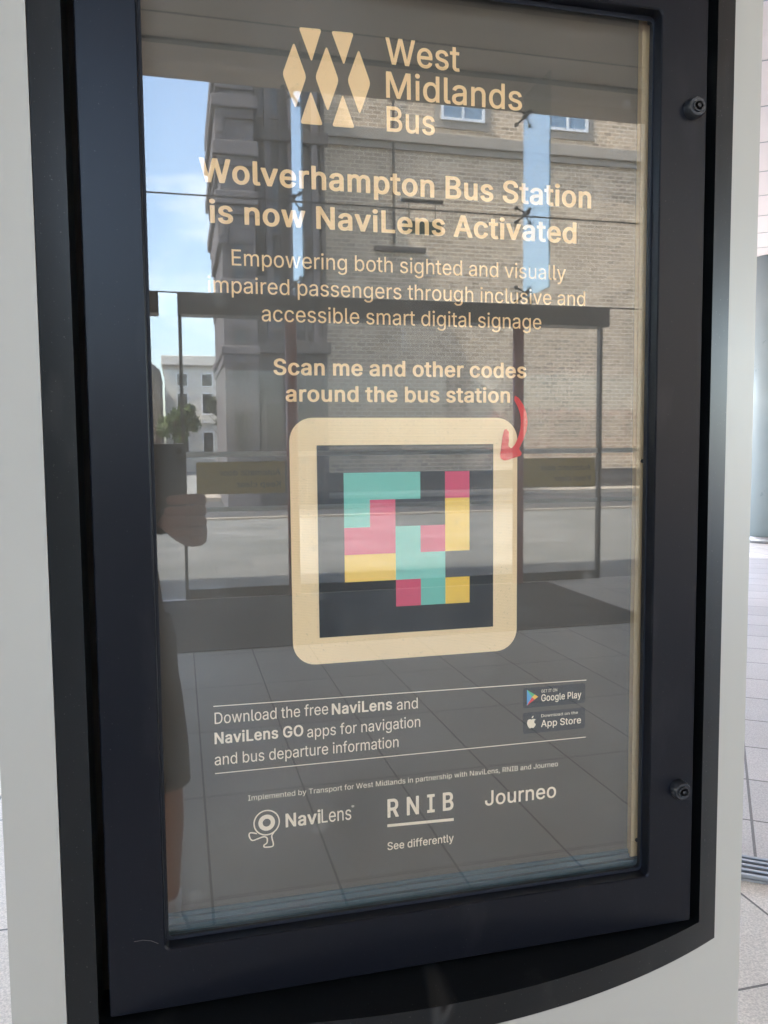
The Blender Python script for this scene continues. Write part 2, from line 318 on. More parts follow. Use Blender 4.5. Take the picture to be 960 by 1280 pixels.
# ------------------------------------------------------------------ lettering (outlines of plain sans letters, units of 1/1000)
GLYPHS = """R,190;36,-118 87,-118 139,72 68,73 65,71
RB458;58,1 266,0 301,4 334,13 364,28 390,50 403,68 415,97 420,127 418,165 410,193 393,221 374,240 346,256 327,262 317,263 317,267 334,272 358,285 377,302 393,328 400,361 400,386 396,410 383,442 371,459 358,472 333,489 304,501 266,508 58,508;127,59 127,230 257,230 280,227 296,222 313,213 334,194 341,184 347,172 353,149 353,126 351,116 347,105 336,88 318,73 295,64 259,59;127,286 127,450 245,450 267,448 296,439 309,430 319,419 332,392 334,380 333,355 328,338 321,325 313,315 299,303 277,292 255,287
RD504;58,1 234,0 290,7 330,20 370,42 402,70 425,100 444,137 457,181 461,205 464,252 461,305 457,329 444,373 425,410 403,439 388,454 364,472 335,488 317,495 271,506 231,509 58,508;127,59 127,450 245,449 276,444 303,435 328,421 355,396 371,374 388,332 396,287 397,235 392,195 378,150 360,120 337,96 319,83 291,70 264,63 230,59
RE421;58,1 377,1 377,58 375,59 127,59 127,228 357,229 357,286 355,287 127,287 127,450 372,450 374,451 374,508 58,508
RG522;114,51 148,25 180,9 204,1 243,-6 278,-7 303,-5 326,-1 349,6 362,11 395,29 422,51 422,53 441,73 453,91 467,121 477,158 480,187 480,256 478,257 281,256 281,199 283,198 413,198 411,172 404,144 393,121 378,100 365,87 345,73 323,63 299,57 255,55 225,60 205,67 173,86 154,104 135,129 120,160 110,197 106,228 106,280 111,317 120,349 135,380 151,402 175,425 204,442 233,451 259,454 294,452 321,445 351,429 373,409 392,382 406,349 476,349 466,386 447,423 422,454 387,482 349,501 310,512 264,516 216,511 173,497 148,484 132,473 99,442 78,413 57,371 45,329 39,285 38,247 40,213 50,159 65,120 90,78 114,53
RI302;29,1 271,1 271,58 185,59 185,450 271,451 271,508 269,509 29,508 29,451 116,450 116,59 29,58
RJ398;65,42 87,22 103,12 123,3 143,-3 162,-6 208,-6 247,3 275,17 300,37 319,62 328,81 334,101 338,130 338,508 270,508 270,139 267,115 258,91 241,70 228,61 216,56 197,52 173,52 148,58 138,63 124,74 115,85 108,98 100,129 100,173 33,174 31,173 31,138 35,103 46,71
RL395;58,1 363,1 363,58 361,59 127,59 127,508 125,509 58,508
RM630;58,1 124,1 124,331 122,420 163,303 282,5 286,0 344,1 460,295 504,420 502,333 502,1 570,1 570,508 474,508 350,188 315,81 278,192 154,508 58,508
RN525;58,1 127,1 127,320 123,419 192,302 383,3 387,0 465,1 465,508 397,508 397,140 400,89 354,170 313,232 307,244 280,284 140,506 136,509 58,508
RO535;108,58 130,38 149,25 188,6 212,-1 242,-6 292,-6 313,-3 346,6 385,25 405,39 422,54 422,56 443,78 457,99 478,143 488,178 492,201 495,238 495,270 492,307 488,330 475,374 456,411 432,444 408,467 386,483 350,501 329,508 305,513 266,516 244,515 209,509 170,495 132,472 101,443 77,410 59,375 45,328 39,284 39,224 45,180 58,136 78,97 90,79 108,60;168,90 148,111 131,136 115,175 108,209 105,252 107,291 115,333 127,365 143,391 166,417 186,432 210,444 240,452 274,454 304,450 331,441 362,422 384,400 401,376 412,353 419,332 424,310 428,276 428,232 426,211 419,176 407,144 389,115 367,91 338,71 310,60 281,55 237,57 200,69
RR451;58,1 127,1 127,197 246,197 350,2 353,0 430,1 316,208 317,210 336,217 357,230 380,252 391,268 401,289 407,309 411,334 410,379 407,395 397,424 386,444 372,461 360,472 339,486 306,500 262,508 58,508;127,256 127,450 259,449 291,441 309,431 323,418 330,408 338,390 343,365 343,339 341,325 335,306 325,289 313,277 290,264 259,257
RT451;191,1 259,1 259,450 417,450 419,451 419,508 417,509 30,508 30,451 32,450 191,450
RW688;153,1 233,1 325,340 342,423 363,331 453,1 532,1 671,508 601,508 513,167 493,74 469,178 382,508 304,508 217,179 200,108 194,74 192,76 185,115 164,203 85,507 82,509 14,508
Ra391;51,37 75,15 105,0 141,-8 180,-8 214,0 236,11 260,31 275,52 275,1 339,1 338,273 333,300 324,322 310,342 295,356 269,371 247,379 212,384 174,384 149,381 114,370 86,354 61,331 48,312 39,291 98,273 103,275 113,294 124,306 136,315 152,323 186,330 214,329 234,324 250,315 264,299 271,282 274,254 270,240 266,236 254,231 168,220 116,210 88,200 62,185 47,170 40,160 32,141 29,126 28,106 32,75 39,56;112,64 98,82 94,97 94,115 99,131 113,147 129,156 155,164 235,175 258,180 274,187 274,137 271,116 266,102 256,85 238,67 212,53 195,49 173,47 138,51 129,54
Rb426;51,1 114,1 114,59 118,58 119,54 132,36 148,19 167,6 191,-4 214,-8 245,-8 273,-3 288,2 303,9 327,25 341,38 355,55 364,69 378,99 385,122 390,147 392,167 392,210 387,247 378,279 365,307 350,329 331,349 312,363 288,375 261,382 247,384 211,384 197,382 177,377 149,360 134,345 116,320 116,508 114,509 51,508;159,69 146,82 135,98 127,115 118,146 115,169 115,209 119,238 126,262 135,281 148,299 162,312 177,321 188,325 213,329 244,327 263,321 284,307 300,289 310,272 321,240 326,206 326,173 322,143 310,107 298,87 279,67 269,60 253,53 233,49 200,50 182,55
Rc398;80,46 107,22 142,3 182,-7 224,-8 258,-2 278,5 298,15 319,30 340,52 357,80 365,104 307,119 302,118 297,102 284,81 271,68 253,57 235,51 210,48 184,50 164,56 146,67 130,83 120,97 106,129 99,164 99,211 103,235 110,259 119,278 130,294 146,310 164,321 183,327 200,329 226,328 249,322 267,312 284,296 296,277 300,263 303,261 362,276 363,280 359,292 346,317 333,334 316,350 281,371 255,380 227,384 188,384 156,379 128,368 94,345 71,320 52,288 40,255 34,225 32,176 37,133 46,103 61,72
Rd426;81,41 110,16 137,2 172,-7 210,-8 234,-4 261,8 287,29 299,44 307,58 311,59 311,1 374,1 374,508 309,508 309,320 307,320 297,337 279,357 264,368 245,378 214,384 178,384 139,376 111,362 87,343 87,341 73,327 59,306 46,278 36,240 32,201 33,161 38,127 46,100 60,70;142,70 128,85 117,102 105,132 101,150 98,181 99,214 103,238 111,264 117,277 129,295 144,310 164,322 181,327 198,329 222,328 245,322 265,310 280,295 296,268 303,248 309,215 310,181 307,149 298,116 289,97 277,80 261,65 237,53 217,49 185,50 164,56
Re406;78,48 99,28 129,9 159,-2 194,-8 239,-7 261,-3 283,4 318,23 344,47 359,70 367,92 310,107 303,106 296,89 278,68 256,55 232,49 201,48 186,50 163,57 140,71 120,93 108,116 99,151 98,168 373,169 372,227 364,269 355,293 345,312 333,329 313,349 291,364 255,379 223,384 187,384 158,380 125,367 98,349 73,323 52,288 41,258 34,224 32,175 37,132 45,105 61,71;98,222 101,243 107,262 116,280 126,294 140,308 153,317 172,325 193,329 218,329 235,326 255,318 271,306 284,291 296,269 303,248 307,224 307,222
Rf256;79,1 144,1 144,326 230,327 230,379 144,380 144,430 146,440 154,457 161,464 171,469 186,472 205,472 224,467 230,468 245,519 239,523 212,529 178,530 144,523 118,510 110,504 93,485 82,461 79,445 79,380 4,379 4,327 79,326
Rg427;72,-102 96,-122 133,-139 155,-145 182,-149 230,-149 274,-141 305,-129 332,-112 345,-99 356,-84 369,-54 374,-27 374,379 311,379 311,320 309,320 298,337 279,358 248,377 214,384 179,384 160,382 128,371 103,356 78,333 62,311 46,278 37,247 32,203 34,153 41,121 53,90 71,62 90,42 116,24 151,10 179,5 220,6 250,14 274,28 289,42 307,68 309,68 309,-20 307,-31 302,-47 296,-58 280,-75 261,-86 237,-93 223,-95 189,-95 175,-93 155,-87 138,-78 120,-62 105,-41 100,-39 49,-68 58,-85;141,81 126,96 115,113 106,134 100,161 98,184 99,216 104,244 112,267 129,295 147,312 167,323 188,328 212,329 229,327 248,321 268,308 286,288 299,263 306,240 310,213 310,172 306,145 298,121 283,95 269,81 254,71 238,65 216,61 186,62 163,68
Rh412;51,1 116,1 116,242 119,260 124,275 132,290 148,308 167,320 198,328 222,328 234,326 255,318 272,304 285,284 292,262 294,246 294,1 359,1 359,258 355,287 346,315 332,339 310,361 280,377 244,384 204,383 186,380 166,372 139,354 139,352 128,342 116,324 116,508 114,509 51,508
Ri169;51,1 116,1 116,379 114,380 51,379;47,458 58,448 76,441 91,441 108,447 120,457 127,470 128,490 123,503 112,515 94,523 73,523 59,517 49,509 40,492 40,472
Rl191;68,25 79,14 87,9 111,0 123,-2 156,-2 182,3 172,55 138,54 130,56 122,63 116,83 116,508 114,509 51,508 51,70 56,47
Rm612;51,1 116,1 116,252 118,265 127,289 144,310 167,324 186,329 213,329 238,321 247,315 259,303 270,281 272,270 272,1 337,1 337,254 339,269 350,296 364,312 384,324 404,329 432,329 454,323 471,313 483,300 488,290 492,276 494,258 494,1 559,1 559,266 557,286 552,308 548,319 536,340 515,362 487,378 458,385 423,386 387,379 355,362 331,339 317,315 313,328 304,344 279,370 258,381 244,384 208,386 178,380 150,365 129,345 114,320 114,379 51,379
Rn412;51,1 116,1 116,242 119,260 124,275 132,290 148,308 167,320 198,328 222,328 234,326 255,318 272,304 285,284 292,262 294,246 294,1 359,1 359,258 357,276 348,310 338,330 326,346 307,363 280,377 253,383 211,384 198,382 175,376 149,362 128,342 114,320 114,379 51,379
Ro417;80,46 107,22 142,3 182,-7 224,-8 258,-2 294,13 321,32 345,58 366,95 378,132 383,171 381,226 374,259 361,293 338,328 313,352 289,367 259,379 226,384 188,384 156,379 128,368 94,345 71,320 52,288 40,255 34,225 32,176 37,133 46,103 61,72;146,67 130,83 120,97 110,118 101,150 98,179 99,211 103,235 110,259 119,278 130,294 146,310 164,321 183,327 200,329 232,327 251,321 274,306 290,288 305,260 313,233 317,205 317,170 312,138 303,112 290,89 274,71 259,60 243,53 209,48 184,50 164,56
Rp426;51,-141 116,-141 116,59 137,30 152,16 169,5 179,0 205,-7 245,-8 273,-3 288,2 303,9 327,25 341,38 355,55 374,89 385,122 392,167 392,210 384,260 373,291 365,307 350,329 325,354 295,372 274,380 247,384 211,384 189,381 167,372 149,360 130,340 118,321 114,320 114,379 51,379;159,69 146,82 135,98 127,115 118,146 115,169 115,209 119,238 126,262 135,281 148,299 162,312 177,321 188,325 213,329 244,327 263,321 284,307 300,289 310,272 321,240 326,206 326,173 322,143 310,107 298,87 279,67 269,60 253,53 233,49 200,50 182,55
Rr261;51,1 116,1 116,250 120,268 128,285 138,298 148,307 157,313 176,321 201,325 245,322 245,383 227,385 196,384 181,382 163,375 141,361 129,349 121,338 115,323 114,379 51,379
Rs367;59,39 81,19 112,3 146,-6 164,-8 200,-8 237,-2 260,6 283,18 294,26 315,48 329,76 333,96 333,120 328,141 322,154 312,168 294,184 264,200 229,211 186,220 144,232 128,241 118,251 111,268 112,290 121,307 131,316 147,325 172,331 188,332 210,330 233,322 253,303 268,276 326,290 321,306 311,326 301,340 281,359 254,374 228,382 207,384 159,383 128,377 101,365 77,348 62,331 52,313 46,293 45,261 52,234 66,212 90,192 118,178 147,169 222,152 240,145 249,139 260,127 265,116 266,98 264,89 256,75 240,61 220,52 184,47 157,49 139,54 124,62 106,81 100,93 97,105 94,108 37,97 34,95 34,91 40,71 47,56
Rt229;83,29 92,20 108,9 124,2 140,-2 155,-4 184,-4 205,-1 215,3 204,55 201,56 181,52 160,52 150,54 142,58 136,64 129,82 128,326 206,327 206,379 128,380 128,470 126,471 63,470 63,380 4,379 4,327 63,326 63,81 69,53
Ru412;84,34 108,14 131,3 159,-4 196,-5 223,0 257,16 279,35 296,60 296,1 359,1 359,379 294,379 294,140 290,118 278,91 260,71 237,58 209,52 178,54 154,63 140,74 131,85 120,109 116,129 116,379 51,379 51,119 54,97 60,75 72,50
Rv391;160,1 229,1 373,379 305,380 302,378 221,154 195,67 176,132 87,379 16,379
Rw569;135,1 201,1 261,209 283,300 314,180 366,1 432,1 546,379 480,380 477,377 424,188 398,80 396,80 372,184 319,379 250,379 196,186 171,79 169,79 146,177 90,378 87,380 21,379
Ry391;45,-137 76,-144 104,-144 126,-140 140,-135 162,-123 175,-111 190,-91 208,-54 373,379 303,379 221,154 205,106 195,66 170,149 87,379 16,379 160,2 160,-3 145,-46 140,-57 129,-73 115,-84 106,-87 84,-88 66,-84 59,-85
R®465;84,181 108,159 148,135 181,124 220,118 262,120 301,129 331,143 365,167 392,196 411,226 426,265 432,301 431,343 422,382 404,419 379,452 345,481 308,501 272,512 233,516 191,512 163,504 133,490 100,467 78,445 54,410 37,369 31,333 32,290 41,252 59,214;133,204 115,223 102,242 88,275 83,303 83,331 91,368 104,394 117,412 138,433 162,449 189,460 215,465 248,465 274,460 303,448 325,433 346,412 364,385 375,358 380,330 380,304 374,272 361,242 343,217 319,195 294,180 272,172 237,167 205,169 179,176 156,187;159,226 205,226 205,286 240,286 271,226 320,226 284,295 284,297 292,302 305,317 313,339 313,361 310,373 304,383 292,395 276,404 257,409 159,408;205,320 205,377 244,377 256,372 261,367 265,353 264,340 260,331 253,324 245,320
BA508;-5,9 3,3 16,0 86,0 101,4 109,12 153,134 326,134 371,12 379,4 394,0 464,0 477,3 485,9 486,18 484,24 306,482 299,499 292,505 277,509 200,509 187,506 179,500 -4,25 -6,20;184,216 239,369 264,296 294,216
BB484;38,9 46,3 59,0 267,0 309,5 348,15 378,29 393,40 410,56 423,73 436,102 441,130 441,157 435,189 424,212 408,233 388,251 376,259 360,265 360,267 380,279 397,295 414,321 421,352 420,390 414,415 403,437 391,453 372,471 354,484 330,495 312,501 290,505 249,509 59,509 46,506 38,500;148,82 148,218 256,218 272,216 282,213 299,205 314,193 321,183 330,162 332,135 328,120 322,109 314,99 304,93 287,86 258,82;148,297 148,427 259,426 282,419 299,406 311,382 313,360 307,336 301,326 289,314 273,304 253,298
BG548;94,57 114,40 134,26 166,11 186,5 219,-3 242,-6 295,-6 329,-1 348,4 376,13 394,22 409,30 435,50 464,81 473,94 488,125 495,146 499,167 501,188 501,259 492,267 479,270 282,270 267,266 260,259 260,199 267,192 282,188 391,188 388,170 380,145 368,125 358,112 346,102 331,93 317,86 291,79 256,78 233,82 205,93 179,111 163,129 147,155 137,179 129,214 127,232 127,276 132,311 141,341 155,368 171,390 196,411 223,424 247,430 274,431 304,426 321,419 341,407 358,391 372,371 385,340 394,332 407,330 475,330 490,333 497,341 497,349 487,382 477,403 452,438 436,454 410,475 391,486 368,497 323,510 298,514 267,516 219,512 195,507 168,499 134,483 107,464 79,437 68,424 54,403 41,379 30,350 24,328 18,286 18,223 24,180 40,132 56,102 70,82 94,59
BI328;9,9 17,3 30,0 270,0 283,3 291,9 292,71 285,78 270,82 206,82 206,427 270,427 283,430 291,436 292,498 285,505 270,509 30,509 17,506 9,500 8,438 15,431 30,427 95,427 95,82 30,82 15,78 8,71
BK495;38,9 46,3 59,0 126,0 139,3 147,9 148,169 193,212 194,215 203,206 207,198 240,157 244,149 277,108 348,11 356,4 371,0 449,0 462,3 470,9 470,21 269,285 470,489 471,498 464,505 449,509 362,509 347,505 280,437 280,435 268,425 268,423 256,413 256,411 244,400 244,399 232,388 232,386 220,376 220,374 208,364 208,362 196,351 196,349 170,325 148,300 147,500 139,506 126,509 59,509 46,506 38,500
BL421;38,9 46,3 59,0 362,0 377,4 384,11 384,71 377,78 369,81 148,82 148,498 141,505 133,508 59,509 44,505 37,498
BN551;38,9 46,3 59,0 126,0 141,4 148,11 147,334 182,280 363,11 371,4 386,0 464,0 477,3 485,9 486,498 479,505 464,509 398,509 383,505 376,498 376,176 160,498 152,505 137,509 59,509 46,506 38,500
BO561;88,63 123,34 151,18 174,8 218,-3 241,-6 276,-7 330,0 360,8 383,18 411,34 431,49 463,82 477,102 490,126 499,146 509,179 513,201 516,236 516,272 513,307 504,348 496,370 480,401 452,439 416,471 378,493 324,510 291,515 269,516 221,512 197,507 170,499 134,482 106,462 81,438 69,424 52,399 38,371 24,327 18,285 18,223 24,181 37,140 58,100 70,83 88,65;182,109 162,130 146,157 136,182 129,214 127,232 128,286 132,311 142,343 157,371 174,393 187,404 205,416 224,424 248,430 286,430 310,424 340,409 364,388 381,365 391,345 398,325 406,282 407,236 402,199 392,166 379,141 369,127 353,110 333,95 302,82 280,78 254,78 232,82 208,92
BR477;38,9 46,3 59,0 126,0 139,3 147,9 148,187 231,186 326,17 337,4 352,0 429,0 442,3 450,9 450,20 342,205 376,225 391,238 406,255 422,284 428,303 432,327 431,375 428,391 421,412 412,430 399,448 382,465 363,479 341,490 314,500 263,508 59,509 46,506 38,500;148,269 148,427 257,426 277,421 289,416 303,405 310,396 317,381 322,356 322,337 320,324 314,306 308,296 299,286 281,276 258,270
BS475;58,47 73,34 95,20 115,10 147,0 195,-8 253,-8 301,0 328,8 353,20 376,35 400,58 410,71 422,93 429,115 431,127 431,162 428,179 422,196 412,213 402,226 371,252 333,272 286,288 209,307 170,322 158,330 147,340 142,348 138,364 138,374 143,393 153,408 163,416 183,427 196,431 207,433 242,433 265,428 278,422 294,412 309,391 315,366 323,360 336,357 402,357 417,361 424,368 424,378 421,399 414,418 406,433 394,450 375,468 356,483 316,501 280,511 229,516 180,512 135,501 107,488 79,469 51,440 39,419 31,395 29,382 29,353 32,334 37,319 45,304 57,289 73,274 94,259 131,241 175,227 247,209 290,193 305,183 313,176 319,165 322,154 322,137 318,122 309,107 296,94 287,89 264,79 246,76 214,75 181,80 165,87 153,94 137,112 131,126 128,145 118,155 105,158 37,158 24,155 15,146 16,128 22,103 38,71
BW714;133,9 141,3 154,0 232,0 245,3 253,9 343,322 433,9 441,3 454,0 531,0 546,4 553,10 556,19 691,484 691,500 683,506 670,509 602,509 589,506 581,500 492,175 402,500 394,506 381,509 305,509 290,505 284,500 282,495 193,175 105,499 98,505 83,509 15,509 0,505 -7,498 -7,491
Ba417;31,43 53,23 81,7 107,-2 140,-8 181,-8 206,-4 233,5 253,16 255,9 261,4 276,0 338,0 351,3 359,9 359,275 354,300 344,323 330,342 314,357 302,365 283,375 255,384 213,391 173,391 141,386 100,374 81,365 64,353 41,331 28,314 18,293 19,284 29,277 90,260 108,260 116,263 123,269 127,279 138,293 157,305 178,312 212,312 230,305 236,301 244,292 252,268 252,250 250,246 238,243 160,234 108,225 74,213 48,199 27,179 20,170 11,150 8,135 7,110 11,81 18,63;126,84 120,92 116,102 115,119 119,133 127,143 143,151 163,157 253,169 252,135 247,117 236,98 220,84 197,74 172,71 146,74
Bb452;31,9 39,3 52,0 113,0 128,4 135,11 136,21 148,11 165,3 187,-4 213,-8 246,-8 268,-5 302,5 317,11 341,26 369,53 384,74 395,94 403,115 409,139 413,169 413,215 409,246 397,285 376,322 366,334 345,354 326,367 302,379 269,388 248,391 210,391 189,388 163,381 137,365 137,498 130,505 122,508 52,509 37,505 30,498;173,89 162,100 151,118 139,155 136,177 136,209 143,247 155,275 168,292 176,298 191,307 205,311 226,312 240,310 258,302 273,291 284,277 297,248 305,206 304,170 297,137 291,122 278,100 265,87 247,76 232,73 208,73 196,76
Bc424;60,52 93,24 128,6 167,-5 189,-8 225,-8 258,-3 292,8 324,25 356,53 372,75 384,100 386,114 379,122 315,138 296,138 288,135 282,129 276,112 270,102 257,88 245,80 222,73 207,72 184,75 172,79 160,87 140,110 131,127 125,145 119,186 122,224 127,245 134,263 150,287 164,299 183,309 201,312 215,312 232,309 247,302 257,296 267,285 275,273 280,258 287,251 295,248 313,248 376,264 384,273 384,281 380,293 364,321 336,350 309,368 270,383 228,391 187,391 148,384 116,373 86,355 59,331 36,298 21,264 13,229 11,178 16,137 25,108 41,76
Bd452;61,47 85,25 112,9 144,-2 179,-8 211,-8 242,-3 270,8 289,21 290,11 297,4 312,0 373,0 386,3 394,9 395,498 388,505 373,509 310,509 297,506 289,500 288,365 259,382 236,388 215,391 177,391 156,388 125,380 97,366 73,348 50,324 31,293 20,264 12,222 11,178 15,141 25,105 40,75;156,90 145,102 135,118 126,142 122,159 119,198 121,221 127,247 135,267 145,283 158,297 168,303 189,311 211,312 228,309 247,299 260,288 275,264 282,246 288,214 289,188 286,158 281,137 274,119 261,98 247,85 231,76 216,73 193,73 178,76
Be432;58,54 85,29 115,11 151,-1 193,-8 230,-8 254,-5 297,7 332,25 364,53 379,75 388,95 387,105 379,111 318,127 297,127 289,124 283,118 272,96 264,88 254,81 242,76 230,73 194,73 182,76 165,83 146,98 138,109 129,126 121,154 121,160 372,160 385,162 393,169 393,231 389,256 381,282 368,309 357,325 327,354 305,368 289,376 263,384 224,391 186,391 150,385 111,371 84,354 57,329 38,302 28,282 20,261 13,229 11,177 16,136 24,110 41,76;122,237 131,265 146,287 167,303 177,308 194,312 217,312 227,310 241,304 251,297 268,279 277,261 283,241 283,237
Bh438;31,9 39,3 52,0 115,0 128,3 136,9 138,247 145,271 158,291 175,303 199,311 226,310 247,300 262,283 271,259 273,244 274,9 282,3 295,0 358,0 373,4 380,11 380,261 376,288 367,314 352,339 329,362 315,371 299,379 271,387 245,391 210,391 196,389 166,382 137,367 137,498 130,505 122,508 52,509 37,505 30,498
Bi195;31,9 39,3 52,0 115,0 130,4 137,11 137,375 130,382 122,385 52,386 37,382 30,375;27,443 41,430 63,420 92,418 116,424 129,432 140,442 147,453 149,460 149,481 147,487 141,498 126,512 115,517 89,523 65,521 53,517 42,512 29,501 19,483 19,458
Bl217;48,32 65,16 79,8 99,2 122,-2 157,-2 178,1 196,6 203,13 203,25 192,70 186,76 178,78 165,79 158,77 142,77 138,89 137,498 130,505 115,509 52,509 37,505 30,498 30,76 35,55
Bm638;31,9 39,3 52,0 115,0 128,3 136,9 137,249 139,262 147,282 157,296 163,300 181,310 189,312 211,312 229,304 239,296 247,282 251,266 251,11 258,4 273,0 336,0 351,4 358,11 358,251 360,265 370,289 382,301 398,310 406,312 430,312 450,304 460,297 467,285 472,266 473,11 480,4 495,0 558,0 573,4 580,11 580,268 578,287 573,308 560,334 548,349 534,363 514,376 484,387 451,393 414,392 396,389 373,382 341,366 321,348 319,348 298,370 285,379 256,389 232,393 207,393 179,388 159,382 136,368 134,377 128,382 120,385 52,386 37,382 30,375
Bn438;31,9 39,3 52,0 115,0 128,3 136,9 138,247 145,271 158,291 175,303 199,311 226,310 247,300 262,283 271,259 273,244 274,9 282,3 295,0 358,0 371,3 379,9 380,261 378,278 374,296 362,324 351,340 329,362 313,372 294,381 271,387 245,391 210,391 190,388 161,380 148,374 137,366 135,366 134,377 128,382 113,386 52,386 39,383 31,377
Bo443;60,52 93,24 128,6 167,-5 189,-8 225,-8 258,-3 294,8 328,27 357,54 381,88 395,121 403,161 404,210 399,246 383,292 366,319 333,352 303,371 267,384 227,391 187,391 148,384 116,373 86,355 59,331 36,298 21,264 13,229 11,178 16,137 25,108 41,76;160,87 140,110 131,127 122,159 119,196 121,218 127,245 134,263 144,280 160,297 170,303 183,309 201,312 232,309 247,302 263,290 277,271 289,243 295,214 296,178 288,137 276,110 264,94 254,86 237,76 222,73 192,73 178,76
Bp452;31,-126 39,-132 52,-135 115,-135 128,-132 136,-126 137,19 165,3 197,-6 213,-8 246,-8 281,-2 315,10 341,26 369,53 384,74 399,104 406,126 411,150 413,169 413,215 408,250 397,285 376,322 366,334 345,354 319,371 282,385 248,391 210,391 181,386 153,376 137,365 135,365 135,375 128,382 113,386 52,386 39,383 31,377;173,89 162,100 151,118 139,155 136,177 136,209 143,247 155,275 168,292 176,298 191,307 205,311 226,312 240,310 258,302 273,291 284,277 297,248 305,206 304,170 297,137 291,122 278,100 265,87 247,76 232,73 208,73 196,76
Br287;31,9 39,3 52,0 115,0 128,3 136,9 137,247 141,264 153,285 162,294 179,303 202,308 228,307 244,304 257,307 265,314 266,380 259,387 251,390 228,392 188,390 156,382 145,377 136,370 134,377 128,382 113,386 52,386 39,383 31,377
Bs393;39,45 67,21 98,6 123,-2 145,-6 163,-8 201,-8 245,-1 274,8 297,20 308,27 335,54 347,75 352,90 354,101 354,129 346,157 332,178 308,198 278,213 237,226 194,234 158,244 138,256 132,270 132,281 138,296 151,306 173,314 202,314 219,308 227,302 236,292 246,271 252,265 260,263 277,263 330,274 340,278 347,285 347,292 339,313 321,340 295,364 268,378 236,387 208,391 158,390 120,382 87,369 70,359 45,335 38,326 28,305 24,287 24,258 31,232 46,210 67,191 104,172 139,161 214,145 226,141 235,135 240,129 244,120 245,109 240,94 236,89 226,81 204,73 180,71 153,75 138,82 126,94 116,119 110,125 102,127 81,127 29,117 21,114 14,108 13,96 21,73
Bt255;63,36 78,22 94,11 116,3 145,-3 185,-4 208,-1 228,5 236,13 236,21 224,70 216,76 203,79 180,76 159,76 153,83 149,100 149,309 205,309 220,313 227,320 227,375 220,382 212,385 149,386 149,462 142,469 134,472 64,473 49,469 42,462 42,386 -2,385 -10,382 -17,375 -16,318 -10,313 -2,310 42,309 42,87 48,60
Bu438;64,41 80,25 103,11 132,1 167,-5 197,-5 231,1 259,11 274,21 275,11 282,4 297,0 358,0 371,3 379,9 380,375 373,382 358,386 295,386 282,383 274,377 273,149 270,131 261,109 246,91 228,80 208,76 178,78 162,87 148,103 139,127 137,139 136,377 128,383 115,386 52,386 39,383 31,377 30,123 33,102 39,81 52,56
Bv417;140,9 148,3 161,0 228,0 241,3 249,9 393,365 394,375 387,382 372,386 304,386 291,383 282,376 195,146 107,377 99,383 86,386 17,386 4,383 -4,377 -5,366
Bw595;115,9 123,3 136,0 200,0 213,3 221,9 284,216 293,181 346,9 354,3 367,0 431,0 446,4 452,9 458,26 565,360 567,366 566,377 558,383 545,386 479,386 466,383 458,377 397,173 339,377 331,383 318,386 251,386 236,382 228,374 175,193 171,174 169,173 157,219 110,376 103,382 88,386 22,386 7,382 0,375 0,366
MA492;8,4 17,0 85,0 90,1 95,5 142,138 337,138 385,5 388,2 395,0 463,0 472,4 473,11 467,27 293,487 287,502 283,507 276,509 201,509 192,505 9,18 7,13;168,208 201,299 239,415 257,356 310,208
MB468;51,4 60,0 266,0 301,4 339,14 369,28 384,39 397,51 410,69 423,99 428,128 427,163 421,189 406,218 385,241 367,254 339,266 371,284 384,297 394,310 401,324 407,347 407,393 401,418 390,441 378,458 363,472 345,485 309,500 266,508 60,509 51,505;135,71 135,224 257,224 274,222 291,217 308,208 327,192 334,182 339,173 345,150 345,131 343,121 335,104 329,96 313,83 290,75 259,71;135,292 135,438 245,438 267,436 291,429 304,420 312,411 324,387 326,374 325,354 320,337 314,327 306,317 294,307 272,297 255,293
MG532;107,52 143,25 166,14 189,5 207,0 243,-6 294,-6 345,4 385,20 400,29 426,49 453,80 475,122 485,159 488,187 488,258 483,263 283,264 274,260 273,199 276,195 283,193 404,193 403,176 396,149 386,128 371,108 360,97 340,83 318,74 292,68 255,67 230,71 210,78 178,96 156,117 137,145 124,176 116,212 114,231 115,288 122,326 134,358 151,386 175,411 190,422 214,433 238,440 259,442 287,441 316,434 346,419 366,401 385,375 395,354 397,345 401,340 408,338 474,338 483,342 483,356 474,385 454,423 427,455 392,482 366,495 346,503 304,513 264,516 242,515 211,510 168,496 143,484 127,473 92,441 71,413 49,369 37,329 31,286 30,245 32,212 42,160 57,121 69,99 83,79 107,54
MJ408;58,44 82,22 98,13 118,4 138,-2 162,-6 208,-6 249,3 280,17 307,39 326,63 336,83 342,103 346,132 346,503 343,507 336,509 272,509 265,507 262,503 262,144 259,120 251,99 236,80 223,72 211,67 197,64 173,64 153,69 137,78 125,89 116,104 108,135 108,177 105,181 98,183 28,182 23,177 23,140 27,105 38,74 48,56
MM640;51,4 60,0 122,0 129,2 132,6 131,366 155,300 274,10 279,2 286,0 342,0 351,4 463,279 495,365 494,6 497,2 504,0 568,0 575,2 578,6 577,505 568,509 476,509 467,505 342,192 316,113 314,112 286,196 161,505 152,509 60,509 53,507 50,503
MP457;51,4 60,0 125,0 132,2 135,6 135,180 256,180 307,189 324,195 353,210 378,232 394,252 408,280 417,314 419,351 414,391 404,419 390,443 372,463 341,486 305,500 260,508 60,509 51,505;135,250 135,438 247,438 263,436 292,427 305,418 315,408 327,388 332,371 334,359 334,331 326,300 318,285 303,270 280,257 253,251
